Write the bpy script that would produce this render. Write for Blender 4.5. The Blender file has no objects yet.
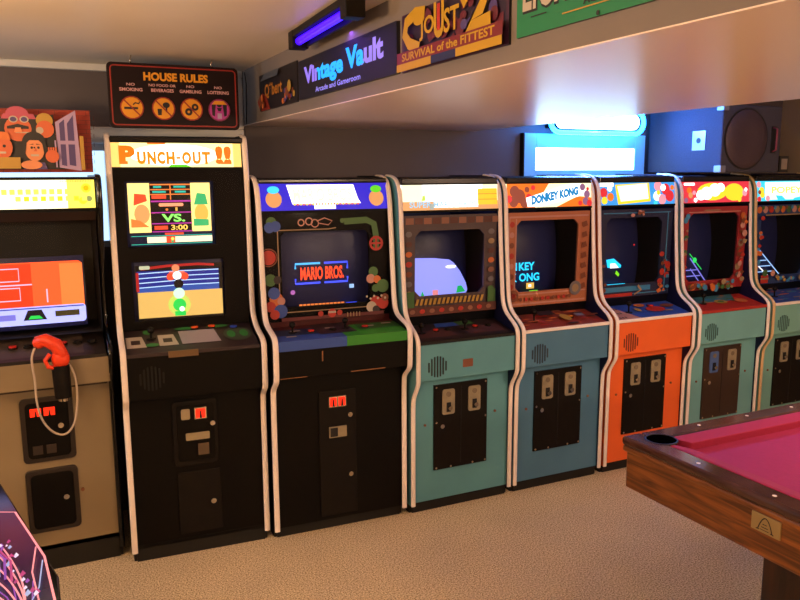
import bpy, bmesh, math, random
from mathutils import Vector, Matrix, Euler
random.seed(7)
SC = bpy.context.scene
C = SC.collection
PI = math.pi

# ------------------------------------------------------------------ materials
MATS = {}
def lin(c):
    return tuple((x/12.92 if x <= .04045 else ((x+.055)/1.055)**2.4) for x in c[:3]) + (1,)
def hexc(h):
    return lin((int(h[0:2],16)/255, int(h[2:4],16)/255, int(h[4:6],16)/255))
def paint(name, h, rough=.5, metal=0, var=.0, scale=20, bump=0, coat=0, spec=.5):
    if name in MATS: return MATS[name]
    m = bpy.data.materials.new(name); m.use_nodes = True
    nt = m.node_tree; b = nt.nodes['Principled BSDF']
    col = hexc(h) if isinstance(h, str) else h
    b.inputs['Base Color'].default_value = col
    b.inputs['Roughness'].default_value = rough
    b.inputs['Metallic'].default_value = metal
    b.inputs['Coat Weight'].default_value = coat
    b.inputs['Specular IOR Level'].default_value = spec
    tc = nt.nodes.new('ShaderNodeTexCoord')
    nz = nt.nodes.new('ShaderNodeTexNoise'); nz.inputs['Scale'].default_value = scale; nz.inputs['Detail'].default_value = 4
    nt.links.new(tc.outputs['Object'], nz.inputs['Vector'])
    if var:
        mr = nt.nodes.new('ShaderNodeMapRange'); mr.inputs[1].default_value=.3; mr.inputs[2].default_value=.7
        mr.inputs[3].default_value = 1-var; mr.inputs[4].default_value = 1+var
        nt.links.new(nz.outputs['Fac'], mr.inputs[0])
        mx = nt.nodes.new('ShaderNodeMix'); mx.data_type='RGBA'; mx.blend_type='MULTIPLY'; mx.inputs[0].default_value=1
        mx.inputs[6].default_value = col
        nt.links.new(mr.outputs[0], mx.inputs[7]); nt.links.new(mx.outputs[2], b.inputs['Base Color'])
    if bump:
        bp = nt.nodes.new('ShaderNodeBump'); bp.inputs['Strength'].default_value = bump; bp.inputs['Distance'].default_value=.01
        nt.links.new(nz.outputs['Fac'], bp.inputs['Height']); nt.links.new(bp.outputs[0], b.inputs['Normal'])
    MATS[name] = m
    return m
def emit(name, h, s=1.0, base=None):
    if name in MATS: return MATS[name]
    m = bpy.data.materials.new(name); m.use_nodes = True
    b = m.node_tree.nodes['Principled BSDF']
    c = hexc(h)
    b.inputs['Base Color'].default_value = (c[0]*.3, c[1]*.3, c[2]*.3, 1)
    b.inputs['Roughness'].default_value = .3
    b.inputs['Emission Color'].default_value = c
    b.inputs['Emission Strength'].default_value = s
    MATS[name] = m
    return m
def glassmat(name, tint=(1,1,1,1), refl=1.45):
    if name in MATS: return MATS[name]
    m = bpy.data.materials.new(name); m.use_nodes = True
    nt = m.node_tree; nt.nodes.remove(nt.nodes['Principled BSDF'])
    out = nt.nodes['Material Output']
    tr = nt.nodes.new('ShaderNodeBsdfTransparent'); tr.inputs[0].default_value = tint
    gl = nt.nodes.new('ShaderNodeBsdfGlossy'); gl.inputs['Roughness'].default_value = .06
    fr = nt.nodes.new('ShaderNodeFresnel'); fr.inputs[0].default_value = refl
    mx = nt.nodes.new('ShaderNodeMixShader')
    nt.links.new(fr.outputs[0], mx.inputs[0]); nt.links.new(tr.outputs[0], mx.inputs[1]); nt.links.new(gl.outputs[0], mx.inputs[2])
    nt.links.new(mx.outputs[0], out.inputs[0])
    MATS[name] = m
    return m
def carpet_mat():
    m = bpy.data.materials.new('carpet_pile'); m.use_nodes = True
    nt = m.node_tree; b = nt.nodes['Principled BSDF']; b.inputs['Roughness'].default_value=.95
    b.inputs['Specular IOR Level'].default_value=.1
    tc = nt.nodes.new('ShaderNodeTexCoord')
    n1 = nt.nodes.new('ShaderNodeTexNoise'); n1.inputs['Scale'].default_value=150; n1.inputs['Detail'].default_value=3
    n2 = nt.nodes.new('ShaderNodeTexNoise'); n2.inputs['Scale'].default_value=2.2
    for n in (n1,n2): nt.links.new(tc.outputs['Object'], n.inputs['Vector'])
    r1 = nt.nodes.new('ShaderNodeValToRGB')
    r1.color_ramp.elements[0].position=.33; r1.color_ramp.elements[0].color=hexc('957e5c')
    r1.color_ramp.elements[1].position=.62; r1.color_ramp.elements[1].color=hexc('f8e6c4')
    nt.links.new(n1.outputs['Fac'], r1.inputs[0])
    mr = nt.nodes.new('ShaderNodeMapRange'); mr.inputs[3].default_value=.85; mr.inputs[4].default_value=1.1
    nt.links.new(n2.outputs['Fac'], mr.inputs[0])
    mx = nt.nodes.new('ShaderNodeMix'); mx.data_type='RGBA'; mx.blend_type='MULTIPLY'; mx.inputs[0].default_value=1
    nt.links.new(r1.outputs[0], mx.inputs[6]); nt.links.new(mr.outputs[0], mx.inputs[7])
    nt.links.new(mx.outputs[2], b.inputs['Base Color'])
    bp = nt.nodes.new('ShaderNodeBump'); bp.inputs['Strength'].default_value=.6; bp.inputs['Distance'].default_value=.012
    nt.links.new(n1.outputs['Fac'], bp.inputs['Height']); nt.links.new(bp.outputs[0], b.inputs['Normal'])
    return m
def wood_mat(name, a, bcol, axis='Y', rough=.35):
    m = bpy.data.materials.new(name); m.use_nodes = True
    nt = m.node_tree; b = nt.nodes['Principled BSDF']; b.inputs['Roughness'].default_value=rough
    tc = nt.nodes.new('ShaderNodeTexCoord'); mp = nt.nodes.new('ShaderNodeMapping')
    mp.inputs['Scale'].default_value = (1.0,1.0,13) if axis=='Y' else (8,8,1)
    nt.links.new(tc.outputs['Object'], mp.inputs[0])
    n = nt.nodes.new('ShaderNodeTexNoise'); n.inputs['Scale'].default_value=4; n.inputs['Detail'].default_value=6; n.inputs['Distortion'].default_value=.8
    nt.links.new(mp.outputs[0], n.inputs['Vector'])
    r = nt.nodes.new('ShaderNodeValToRGB')
    r.color_ramp.elements[0].position=.35; r.color_ramp.elements[0].color=hexc(a)
    r.color_ramp.elements[1].position=.68; r.color_ramp.elements[1].color=hexc(bcol)
    nt.links.new(n.outputs['Fac'], r.inputs[0]); nt.links.new(r.outputs[0], b.inputs['Base Color'])
    return m

# ------------------------------------------------------------------ mesh builder
def rot_to(d):
    return Vector((0,0,1)).rotation_difference(Vector(d).normalized()).to_matrix()
class G:
    def __init__(s): s.v=[]; s.f=[]; s.m=[]; s.sm=[]; s.mats=[]
    def mi(s, m):
        if m not in s.mats: s.mats.append(m)
        return s.mats.index(m)
    def add(s, vs, fs, m, smooth=False):
        o=len(s.v); s.v += [tuple(v) for v in vs]; k=s.mi(m)
        for f in fs: s.f.append(tuple(i+o for i in f)); s.m.append(k); s.sm.append(smooth)
    def box(s,x0,x1,y0,y1,z0,z1,m, M=None):
        vs=[Vector((x,y,z)) for x in (x0,x1) for y in (y0,y1) for z in (z0,z1)]
        if M: vs=[M@v for v in vs]
        s.add(vs,[(0,1,3,2),(4,6,7,5),(0,4,5,1),(2,3,7,6),(0,2,6,4),(1,5,7,3)],m)
    def prism(s, poly, axis, a, b, m):   # poly is 2D; axis 'x': (y,z); 'y': (x,z); 'z': (x,y)
        def P(p,t):
            return {'x':(t,p[0],p[1]),'y':(p[0],t,p[1]),'z':(p[0],p[1],t)}[axis]
        n=len(poly)
        s.add([P(p,a) for p in poly]+[P(p,b) for p in poly],
              [tuple(range(n)),tuple(range(2*n-1,n-1,-1))]+[(i,(i+1)%n,n+(i+1)%n,n+i) for i in range(n)],m)
    def cyl(s,p0,p1,r0,m,r1=None,n=20,cap=True):
        r1=r0 if r1 is None else r1
        p0=Vector(p0);p1=Vector(p1);R=rot_to(p1-p0)
        vs=[p0+R@Vector((r0*math.cos(2*PI*i/n),r0*math.sin(2*PI*i/n),0)) for i in range(n)]
        vs+=[p1+R@Vector((r1*math.cos(2*PI*i/n),r1*math.sin(2*PI*i/n),0)) for i in range(n)]
        s.add(vs,[(i,(i+1)%n,n+(i+1)%n,n+i) for i in range(n)],m,True)
        if cap: 
            s.add(vs[:n],[tuple(range(n-1,-1,-1))],m); s.add(vs[n:],[tuple(range(n))],m)
    def ball(s,c,r,m,n=16,k=10):
        if not hasattr(r,'__len__'): r=(r,r,r)
        vs=[];fs=[]
        for j in range(k+1):
            t=PI*j/k
            for i in range(n):
                vs.append((c[0]+r[0]*math.sin(t)*math.cos(2*PI*i/n),c[1]+r[1]*math.sin(t)*math.sin(2*PI*i/n),c[2]+r[2]*math.cos(t)))
        for j in range(k):
            for i in range(n): fs.append((j*n+i,(j+1)*n+i,(j+1)*n+(i+1)%n,j*n+(i+1)%n))
        s.add(vs,fs,m,True)
    def tube(s,pts,r,m,n=10,closed=False,rf=None):
        pts=[Vector(p) for p in pts];N=len(pts);vs=[];fs=[];up=None
        for i,p in enumerate(pts):
            a=pts[(i-1)%N] if (closed or i>0) else p; b=pts[(i+1)%N] if (closed or i<N-1) else p
            t=(b-a).normalized()
            if up is None:
                up=t.orthogonal().normalized()
            else:
                up=(up-t*up.dot(t)).normalized()
            w=t.cross(up); rr=rf(i/(N-1)) if rf else r
            for j in range(n):
                q=2*PI*j/n; vs.append(p+up*rr*math.cos(q)+w*rr*math.sin(q))
        for i in range(N if closed else N-1):
            for j in range(n):
                a=i*n; b=((i+1)%N)*n
                fs.append((a+j,a+(j+1)%n,b+(j+1)%n,b+j))
        if not closed: fs += [tuple(range(n-1,-1,-1)), tuple(range((N-1)*n,N*n))]
        s.add(vs,fs,m,True)
    def build(s,name,parent=None,bevel=0,recalc=True,loc=None):
        me=bpy.data.meshes.new(name); me.from_pydata(s.v,[],s.f)
        for m in s.mats: me.materials.append(m)
        for p,k,q in zip(me.polygons,s.m,s.sm): p.material_index=k; p.use_smooth=q
        if recalc:
            bm=bmesh.new(); bm.from_mesh(me); bmesh.ops.recalc_face_normals(bm,faces=bm.faces); bm.to_mesh(me); bm.free()
        o=bpy.data.objects.new(name,me); C.objects.link(o)
        if parent: o.parent=parent
        if loc: o.location=loc
        if bevel:
            b=o.modifiers.new('b','BEVEL'); b.width=bevel; b.segments=2; b.limit_method='ANGLE'; b.angle_limit=math.radians(40)
        return o
def tag(o,label=None,cat=None,group=None,kind=None):
    if label: o['label']=label
    if cat: o['category']=cat
    if group: o['group']=group
    if kind: o['kind']=kind
    return o
def empty(name,loc,rz=0):
    o=bpy.data.objects.new(name,None); C.objects.link(o); o.location=loc; o.rotation_euler=(0,0,rz); o.empty_display_size=.1
    return o

# text as flat mesh pieces fitted in a box of a 2D frame
_tc={}
def text2d(t,bold=.0,shear=0,space=1.0):
    k=(t,bold,shear,space)
    if k in _tc: return _tc[k]
    cu=bpy.data.curves.new('t','FONT'); cu.body=t; cu.size=1; cu.offset=bold; cu.shear=shear; cu.resolution_u=3; cu.space_character=space
    ob=bpy.data.objects.new('t',cu); C.objects.link(ob); bpy.context.view_layer.update()
    me=bpy.data.meshes.new_from_object(ob)
    vs=[(v.co.x,v.co.y) for v in me.vertices]; fs=[tuple(p.vertices) for p in me.polygons]
    bpy.data.objects.remove(ob); bpy.data.curves.remove(cu); bpy.data.meshes.remove(me)
    xs=[v[0] for v in vs]; ys=[v[1] for v in vs]
    a,b,c,d=min(xs),max(xs),min(ys),max(ys)
    vs=[((x-a)/(b-a),(y-c)/(d-c)) for x,y in vs]
    _tc[k]=(vs,fs); return _tc[k]
class Art:
    """flat artwork on a frame; F(u,v,lift)->3D"""
    def __init__(s,F,step=.0005): s.g=G(); s.F=F; s.k=1; s.step=step
    def up(s): s.k+=1; return s.k*s.step
    def poly(s,pts,m):
        l=s.up(); s.g.add([s.F(u,v,l) for u,v in pts],[tuple(range(len(pts)))],m)
    def rect(s,u0,v0,u1,v1,m): s.poly([(u0,v0),(u1,v0),(u1,v1),(u0,v1)],m)
    def rrect(s,u0,v0,u1,v1,r,m):
        s.poly(rr(u0,v0,u1,v1,r),m)
    def disc(s,u,v,r,m,rv=None,n=18,a0=0,a1=2*PI):
        rv=rv or r
        full=abs(a1-a0-2*PI)<1e-6
        s.poly([(u+r*math.cos(a0+(a1-a0)*i/(n if full else n-1)),v+rv*math.sin(a0+(a1-a0)*i/(n if full else n-1))) for i in range(n)],m)
    def ring(s,u,v,r0,r1,m,n=20,asp=1):
        l=s.up(); vs=[];fs=[]
        for i in range(n):
            q=2*PI*i/n
            vs+= [s.F(u+r0*math.cos(q),v+asp*r0*math.sin(q),l),s.F(u+r1*math.cos(q),v+asp*r1*math.sin(q),l)]
            j=(i+1)%n; fs.append((2*i,2*i+1,2*j+1,2*j))
        s.g.add(vs,fs,m)
    def line(s,pts,w,m,closed=False):
        l=s.up(); P=[Vector((p[0],p[1])) for p in pts]; N=len(P); L=[];R=[]
        for i,p in enumerate(P):
            a=P[(i-1)%N] if (closed or i>0) else p; b=P[(i+1)%N] if (closed or i<N-1) else p
            t=(b-a).normalized(); n=Vector((-t.y,t.x))*w/2
            L.append(p+n);R.append(p-n)
        vs=[s.F(q.x,q.y,l) for q in L]+[s.F(q.x,q.y,l) for q in R]
        s.g.add(vs,[(i,(i+1)%N,N+(i+1)%N,N+i) for i in range(N if closed else N-1)],m)
    def text(s,t,u0,v0,u1,v1,m,bold=.02,slant=0,rise=0,space=1.0):
        l=s.up(); vs,fs=text2d(t,bold,0,space)
        s.g.add([s.F(u0+(u1-u0)*x+slant*y*(v1-v0),v0+(v1-v0)*y+rise*x,l) for x,y in vs],fs,m)
    def textc(s,t,u0,v0,u1,v1,cols,bold=.02):
        # cols: list of (fraction of width where it ends, material)
        l=s.up(); vs,fs=text2d(t,bold,0,1.0)
        P=[s.F(u0+(u1-u0)*x,v0+(v1-v0)*y,l) for x,y in vs]
        for k,(e,m) in enumerate(cols):
            a=cols[k-1][0] if k else -1
            s.g.add(P,[f for f in fs if a<=sum(vs[i][0] for i in f)/len(f)<e],m)
    def build(s,name,parent): return s.g.build(name,parent,recalc=False)
def rr(u0,v0,u1,v1,r,n=5):
    out=[]
    for cx,cy,a in ((u1-r,v0+r,-PI/2),(u1-r,v1-r,0),(u0+r,v1-r,PI/2),(u0+r,v0+r,PI)):
        for i in range(n): 
            q=a+PI/2*i/(n-1); out.append((cx+r*math.cos(q),cy+r*math.sin(q)))
    return out
def chaikin(P,it=2):
    for _ in range(it):
        Q=[P[0]]
        for a,b in zip(P,P[1:]):
            Q.append((a[0]*.75+b[0]*.25,a[1]*.75+b[1]*.25)); Q.append((a[0]*.25+b[0]*.75,a[1]*.25+b[1]*.75))
        Q.append(P[-1]); P=Q
    return P

# common materials
black = paint('black_laminate','080605',.5,var=.15,scale=6,spec=.14)
blackm = paint('black_steel','120e0c',.5,var=.2,scale=30,spec=.18)
blackg = paint('black_gloss','08080a',.12)
dark = paint('dark_interior','08080e',.6)
kickm = paint('kick_black','0b0a09',.7)
cream = paint('cream_molding','f6ebe6',.4)
chrome = paint('chrome','c9c4bc',.2,metal=1)
plate_m = paint('coin_plate_metal','a79c82',.35,metal=.4,var=.1)
rust = paint('rusty_screw','7a4a30',.6)
redp = paint('red_plastic','c8261c',.35)
greenp = paint('green_print','2f7a3a',.5)
wht = paint('white_print','b4aaa0',.5)
glass = glassmat('monitor_glass',refl=1.16)
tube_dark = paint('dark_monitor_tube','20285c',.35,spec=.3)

# ------------------------------------------------------------------ room shell
CEIL=2.315; SOF=2.035; WY=.8; SX0=1.06; SX1=2.49; XR=5.22; XL=-2.6; YB=-6.2
def struct(g,name,kind='structure',**k):
    o=g.build(name,**k); o['kind']=kind; return o
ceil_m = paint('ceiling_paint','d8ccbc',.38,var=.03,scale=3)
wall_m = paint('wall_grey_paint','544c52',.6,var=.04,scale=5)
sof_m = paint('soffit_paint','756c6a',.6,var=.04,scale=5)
trim_m = paint('white_trim_paint','c9cbcf',.4)
beige = paint('beige_wall_paint','a5937c',.6,var=.04,scale=5)
g=G(); g.box(XL,XR,YB,WY,-.1,0,carpet_mat()); struct(g,'floor')
g=G(); g.box(XL,SX0,YB,WY,CEIL,CEIL+.1,ceil_m); g.box(SX1,XR,YB,WY,CEIL,CEIL+.1,ceil_m); struct(g,'ceiling')
# soffit: painted side faces, glossy underside
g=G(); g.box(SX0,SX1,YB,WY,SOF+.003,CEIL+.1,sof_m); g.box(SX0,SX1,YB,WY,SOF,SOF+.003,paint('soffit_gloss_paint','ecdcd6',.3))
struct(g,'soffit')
# back wall with window opening (window behind the two left cabinets)
g=G()
g.box(XL,-.9,WY,WY+.12,0,CEIL,wall_m); g.box(-.9,.43,WY,WY+.12,1.94,CEIL,wall_m); g.box(-.9,.43,WY,WY+.12,0,1.42,wall_m)
g.box(.43,XR,WY,WY+.12,0,CEIL,wall_m); struct(g,'wall_back')
g=G(); g.box(XR,XR+.12,YB,WY+.12,0,CEIL+.1,beige); struct(g,'wall_right')
g=G(); g.box(XL-.12,XL,YB,WY+.12,0,CEIL+.1,beige); struct(g,'wall_left')
g=G(); g.box(XL-.12,XR+.12,YB-.12,YB,0,CEIL+.1,beige); struct(g,'wall_front')
g=G(); g.box(XL,SX0-.002,WY-.035,WY,2.28,CEIL,trim_m); struct(g,'trim_1',bevel=.006)
g=G(); g.box(XL,SX0-.002,WY-.03,WY,1.935,2.015,trim_m); struct(g,'trim_2',bevel=.006)
g=G(); g.box(1.0,SX0-.002,WY-.03,WY,2.015,2.28,trim_m); struct(g,'trim_3',bevel=.006)
# window: frame and one pane, bright daylight behind a blind
w=empty('window_1',(0,0,0)); w['kind']='structure'
g=G()
for a in ((-.9,-.85,1.42,1.94),(.38,.43,1.42,1.94),(-.25,-.21,1.42,1.94)): g.box(a[0],a[1],WY+.02,WY+.08,a[2],a[3],trim_m)
g.box(-.9,.43,WY+.02,WY+.08,1.42,1.45,trim_m); g.box(-.9,.43,WY+.02,WY+.08,1.90,1.94,trim_m)
g.build('window_frame',w,bevel=.003)
g=G(); g.box(-.9,.43,WY+.045,WY+.05,1.42,1.94,emit('daylit_blind','b8dcff',1.6)); g.build('window_blind',w)

# ------------------------------------------------------------------ arcade cabinets
def coin_plate_part(par,x0,z0,x1,z1,y,m=plate_m,lit=None):
    g=G(); g.prism(rr(x0,z0,x1,z1,.008,4),'y',y-.005,y,m); o=g.build('coin_plate',par)
    return o
def nin_door(root,x0,z0,x1,z1,y,first=None,body=blackm):
    g=G(); g.box(x0,x1,y-.008,y+.004,z0,z1,body)
    g.box((x0+x1)/2-.002,(x0+x1)/2+.002,y-.0095,y-.007,z0+.02,z1-.02,dark)
    d=g.build('coin_door',root,bevel=.003)
    for k,(a,b) in enumerate(((x0+.047,x0+.122),(x0+.205,x0+.28))):
        pm = first if (first and k==0) else plate_m
        g=G(); g.prism(rr(a,z1-.165,b,z1-.028,.012,4),'y',y-.013,y-.007,pm)
        g.cyl(((a+b)/2,y-.013,z1-.055),((a+b)/2,y-.016,z1-.055),.014,paint('faded_print','7d6f5c',.5))
        g.box((a+b)/2-.012,(a+b)/2+.012,y-.018,y-.012,z1-.15,z1-.10,dark)
        g.cyl(((a+b)/2+.004,y-.012,z1-.13),((a+b)/2+.004,y-.028,z1-.13),.012,chrome)
        g.build('coin_plate',d)
    g=G(); g.cyl((x0+.045,y-.007,z1-.225),(x0+.045,y-.02,z1-.225),.012,chrome); g.build('lock',d)
    for sx,sz in ((x0+.012,z1-.012),(x1-.012,z1-.012),(x0+.012,z0+.012),(x1-.012,z0+.012),(x0+.012,(z0+z1)/2+.03),(x1-.012,(z0+z1)/2+.03),(x0+.1,z0+.01),(x1-.09,z0+.01)):
        g=G(); g.cyl((sx,y-.007,sz),(sx,y-.012,sz),.006,chrome,n=10); g.build('screw',d)
    return d
def grille(root,cx,cz,y,m,r=.056,n=7):
    g=G()
    for i in range(n):
        x=cx+(i-(n-1)/2)*r*2/(n-.2); h=math.sqrt(max(r*r-(x-cx)**2,.0003))
        g.prism(rr(x-.0042,cz-h,x+.0042,cz+h,.004,3),'y',y-.0015,y+.0005,m)
    return g.build('speaker_grille',root)
def joystick(root,x,y,z,ballm,h=.055):
    g=G(); g.cyl((x,y,z),(x,y,z+.004),.022,blackm); g.cyl((x,y,z+.002),(x,y,z+h),.005,blackm,n=10); g.ball((x,y,z+h+.01),.0155,ballm)
    return g.build('joystick',root)
def button(root,x,y,z,m,r=.014):
    g=G(); g.cyl((x,y,z-.001),(x,y,z+.005),r+.004,blackm,n=16); g.cyl((x,y,z+.004),(x,y,z+.011),r,m,n=16)
    return g.build('button',root)

def cabinet(name,label,x0,y0,rot,W,prof,ztop,depth,bodym,sidem,innerm,trimm,marq,bez,cp,apron,bodyz,kickin=.015,T=.018,body_y=.075,apron_y=.012,moldw=.024):
    """marq=(z0,z1,yA,yB) panel; bez=(z0,z1,y0,y1,outer/inner loops); cp=(yfront,zfront,yback,zback); apron=(z0,z1)"""
    root=empty(name,(x0,y0,0),rot); tag(root,label,'arcade cabinet','arcade cabinets along the back wall')
    P=chaikin(prof,2)
    poly=P+[(depth,ztop),(depth,P[0][1])]
    for side in (0,1):
        g=G(); a,b=(0,T) if side==0 else (W-T,W)
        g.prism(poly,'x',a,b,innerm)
        # painted outer skin
        o=-.0008 if side==0 else .0008
        e=a if side==0 else b
        g.prism(poly,'x',min(e,e+o),max(e,e+o),sidem)
        sp=g.build('side_panel',root)
        # molding strip around the front edge
        c=(a+b)/2; g=G(); vs=[];fs=[]
        N=len(P)
        sect=[(-moldw/2,.002),(-moldw/2,-.003),(-moldw/4,-.0065),(moldw/4,-.0065),(moldw/2,-.003),(moldw/2,.002)]
        for i,p in enumerate(P):
            q0=P[max(i-1,0)];q1=P[min(i+1,N-1)]
            ty,tz=q1[0]-q0[0],q1[1]-q0[1]; L=math.hypot(ty,tz); ny,nz=tz/L,-ty/L   # points inwards(+y)
            for sx,sd in sect: vs.append((c+sx,p[0]+ny*sd,p[1]+nz*sd))
        k=len(sect)
        for i in range(N-1):
            for j in range(k): fs.append((i*k+j,i*k+(j+1)%k,(i+1)*k+(j+1)%k,(i+1)*k+j))
        g.add(vs,fs,trimm,True); g.add(vs[:k],[tuple(range(k))],trimm); g.add(vs[-k:],[tuple(range(k))],trimm)
        g.build('edge_molding',sp)
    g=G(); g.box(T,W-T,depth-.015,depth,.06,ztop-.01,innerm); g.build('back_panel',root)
    yt=marq[3]+.004
    g=G(); g.box(T,W-T,yt+.03,depth-.015,ztop-.03,ztop-.008,innerm)
    g.box(T,W-T,yt-.008,yt+.04,marq[1]+.002,ztop-.012,innerm)
    g.mats=[paint('top_gloss_black','0c0c12',.22)]; g.build('top_panel',root,bevel=.006)
    g=G(); g.box(T,W-T,body_y,body_y+.02,bodyz[0],bodyz[1]+.05,bodym); g.build('front_panel',root)
    g=G(); g.box(T,W-T,body_y+kickin,body_y+kickin+.02,0,bodyz[0]+.02,kickm)
    g.box(.005,W-.005,body_y+kickin+.01,depth-.02,0,bodyz[0]+.004,kickm); g.build('kick_base',root)
    # apron (front of control panel box)
    g=G(); g.box(T,W-T,apron_y,apron_y+.018,apron[0],apron[1],bodym); g.box(T,W-T,apron_y+.018,body_y+.01,apron[0],apron[0]+.018,bodym)
    g.build('apron',root,bevel=.002)
    return root

NP=[(.06,.05),(.06,.30),(.06,.60),(.052,.645),(.022,.69),(.002,.725),(0,.75),(0,.84),(0,.925),(.006,.955),(.035,.982),(.075,1.005),(.118,1.032),(.145,1.07),(.156,1.12),(.164,1.2),(.183,1.4),(.196,1.6),(.203,1.67),(.218,1.715),(.25,1.75),(.30,1.766),(.36,1.77)]

def lerp_frame(z0,y0,z1,y1):
    def F(u,v,l): return (u, y0+(y1-y0)*(v-z0)/(z1-z0)-l, v)
    return F
def marquee(root,x0,x1,z0,z1,y0,y1,draw,back):
    F=lerp_frame(z0,y0,z1,y1)
    g=G(); g.add([F(x0,z0,0),F(x1,z0,0),F(x1,z1,0),F(x0,z1,0),F(x0,z0,-.012),F(x1,z0,-.012),F(x1,z1,-.012),F(x0,z1,-.012)],
                 [(0,1,2,3),(4,5,6,7),(0,1,5,4),(1,2,6,5),(2,3,7,6),(3,0,4,7)],back)
    m=g.build('marquee',root)
    A=Art(F); draw(A); A.build('marquee_artwork',m)
    g=G()
    for a,b in ((z0-.012,z0),(z1,z1+.008)):
        ya=F(0,a,0)[1]; g.box(x0,x1,ya-.006,ya+.03,a,b,black)
    g.build('marquee_retainer',m)
    return m
def bezel(root,outer,inner,F,m,depth,draw=None,cavx=None):
    """ring with an opening; returns frame of tube behind"""
    g=G(); n=len(outer)
    vs=[F(u,v,0) for u,v in outer]+[F(u,v,0) for u,v in inner]+[F(u,v,-.012) for u,v in inner]
    fs=[(i,(i+1)%n,n+(i+1)%n,n+i) for i in range(n)]+[(n+i,n+(i+1)%n,2*n+(i+1)%n,2*n+i) for i in range(n)]
    g.add(vs,fs,m); b=g.build('bezel',root,recalc=False)
    if draw:
        A=Art(F); draw(A); A.build('bezel_artwork',b)
    # glass in front
    g=G(); zs=[v for u,v in outer]; us=[u for u,v in outer]
    g.add([F(min(us),min(zs),.012),F(max(us),min(zs),.012),F(max(us),max(zs),.012),F(min(us),max(zs),.012)],[(0,1,2,3)],glass)
    g.build('bezel_glass',b,recalc=False)
    return b
def oct_loops(x0,z0,x1,z1,X0,Z0,X1,Z1,c=.03):
    inner=[(x0+c,z0),(x1-c,z0),(x1,z0+c),(x1,z1-c),(x1-c,z1),(x0+c,z1),(x0,z1-c),(x0,z0+c)]
    outer=[(x0+c,Z0),(x1-c,Z0),(X1,z0+c),(X1,z1-c),(x1-c,Z1),(x0+c,Z1),(X0,z1-c),(X0,z0+c)]
    # insert outer corners to keep the rectangle square
    I=[];O=[]
    for k,(i,o) in enumerate(zip(inner,outer)):
        I.append(i);O.append(o)
        if k==1: I.append(((inner[1][0]+inner[2][0])/2,(inner[1][1]+inner[2][1])/2));O.append((X1,Z0))
        if k==3: I.append(((inner[3][0]+inner[4][0])/2,(inner[3][1]+inner[4][1])/2));O.append((X1,Z1))
        if k==5: I.append(((inner[5][0]+inner[6][0])/2,(inner[5][1]+inner[6][1])/2));O.append((X0,Z1))
        if k==7: I.append(((inner[7][0]+inner[0][0])/2,(inner[7][1]+inner[0][1])/2));O.append((X0,Z0))
    return O,I
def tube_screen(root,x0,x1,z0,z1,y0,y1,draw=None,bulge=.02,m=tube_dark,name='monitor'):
    """curved picture tube; frame returns points on the bulged surface"""
    cx,cz=(x0+x1)/2,(z0+z1)/2; hx,hz=(x1-x0)/2,(z1-z0)/2
    def F(u,v,l):
        s,t=(u-cx)/hx,(v-cz)/hz
        return (u, y0+(y1-y0)*(v-z0)/(z1-z0)+bulge*(s*s+t*t)-bulge-l, v)
    g=G(); n=12; vs=[];fs=[]
    for j in range(n+1):
        for i in range(n+1): vs.append(F(x0+(x1-x0)*i/n,z0+(z1-z0)*j/n,0))
    for j in range(n):
        for i in range(n): fs.append((j*(n+1)+i,j*(n+1)+i+1,(j+1)*(n+1)+i+1,(j+1)*(n+1)+i))
    g.add(vs,fs,m,True); o=g.build(name,root,recalc=False)
    if draw:
        def FP(u,v,l): return (u, y0+(y1-y0)*(v-z0)/(z1-z0)-bulge-.001-l, v)
        A=Art(FP,.0008); draw(A); A.build('screen_picture',o)
    return o
def shroud(root,x0,x1,z0,z1,ya,yb):
    g=G(); g.add([(x0,ya,z0),(x1,ya,z0),(x1,ya,z1),(x0,ya,z1),(x0,yb,z0),(x1,yb,z0),(x1,yb,z1),(x0,yb,z1)],
      [(0,1,5,4),(1,2,6,5),(2,3,7,6),(3,0,4,7),(4,5,6,7)],dark); g.build('monitor_shroud',root)
def cpanel(root,x0,x1,cp,m,draw=None,edge=None):
    yf,zf,yb,zb=cp
    def F(u,v,l): # v 0..1 front to back
        return (u,yf+(yb-yf)*v,zf+(zb-zf)*v+l)
    g=G(); g.add([F(x0,0,0),F(x1,0,0),F(x1,1,0),F(x0,1,0),F(x0,0,-.015),F(x1,0,-.015),F(x1,1,-.015),F(x0,1,-.015)],
       [(0,1,2,3),(4,5,6,7),(0,1,5,4),(1,2,6,5),(2,3,7,6),(3,0,4,7)],m)
    o=g.build('control_panel',root)
    if draw: A=Art(F); draw(A); A.build('panel_artwork',o)
    if edge:
        g=G(); g.box(x0,x1,yf-.007,yf+.006,zf-.012,zf+.006,edge); g.build('panel_edge',o,bevel=.002)
    return o,F
def vstrip(root,x0,x1,z0,z1,y0,y1,m,name='lower_bezel_panel'):
    g=G(); g.add([(x0,y0,z0),(x1,y0,z0),(x1,y1,z1),(x0,y1,z1)],[(0,1,2,3)],m); return g.build(name,root,recalc=False)

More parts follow.
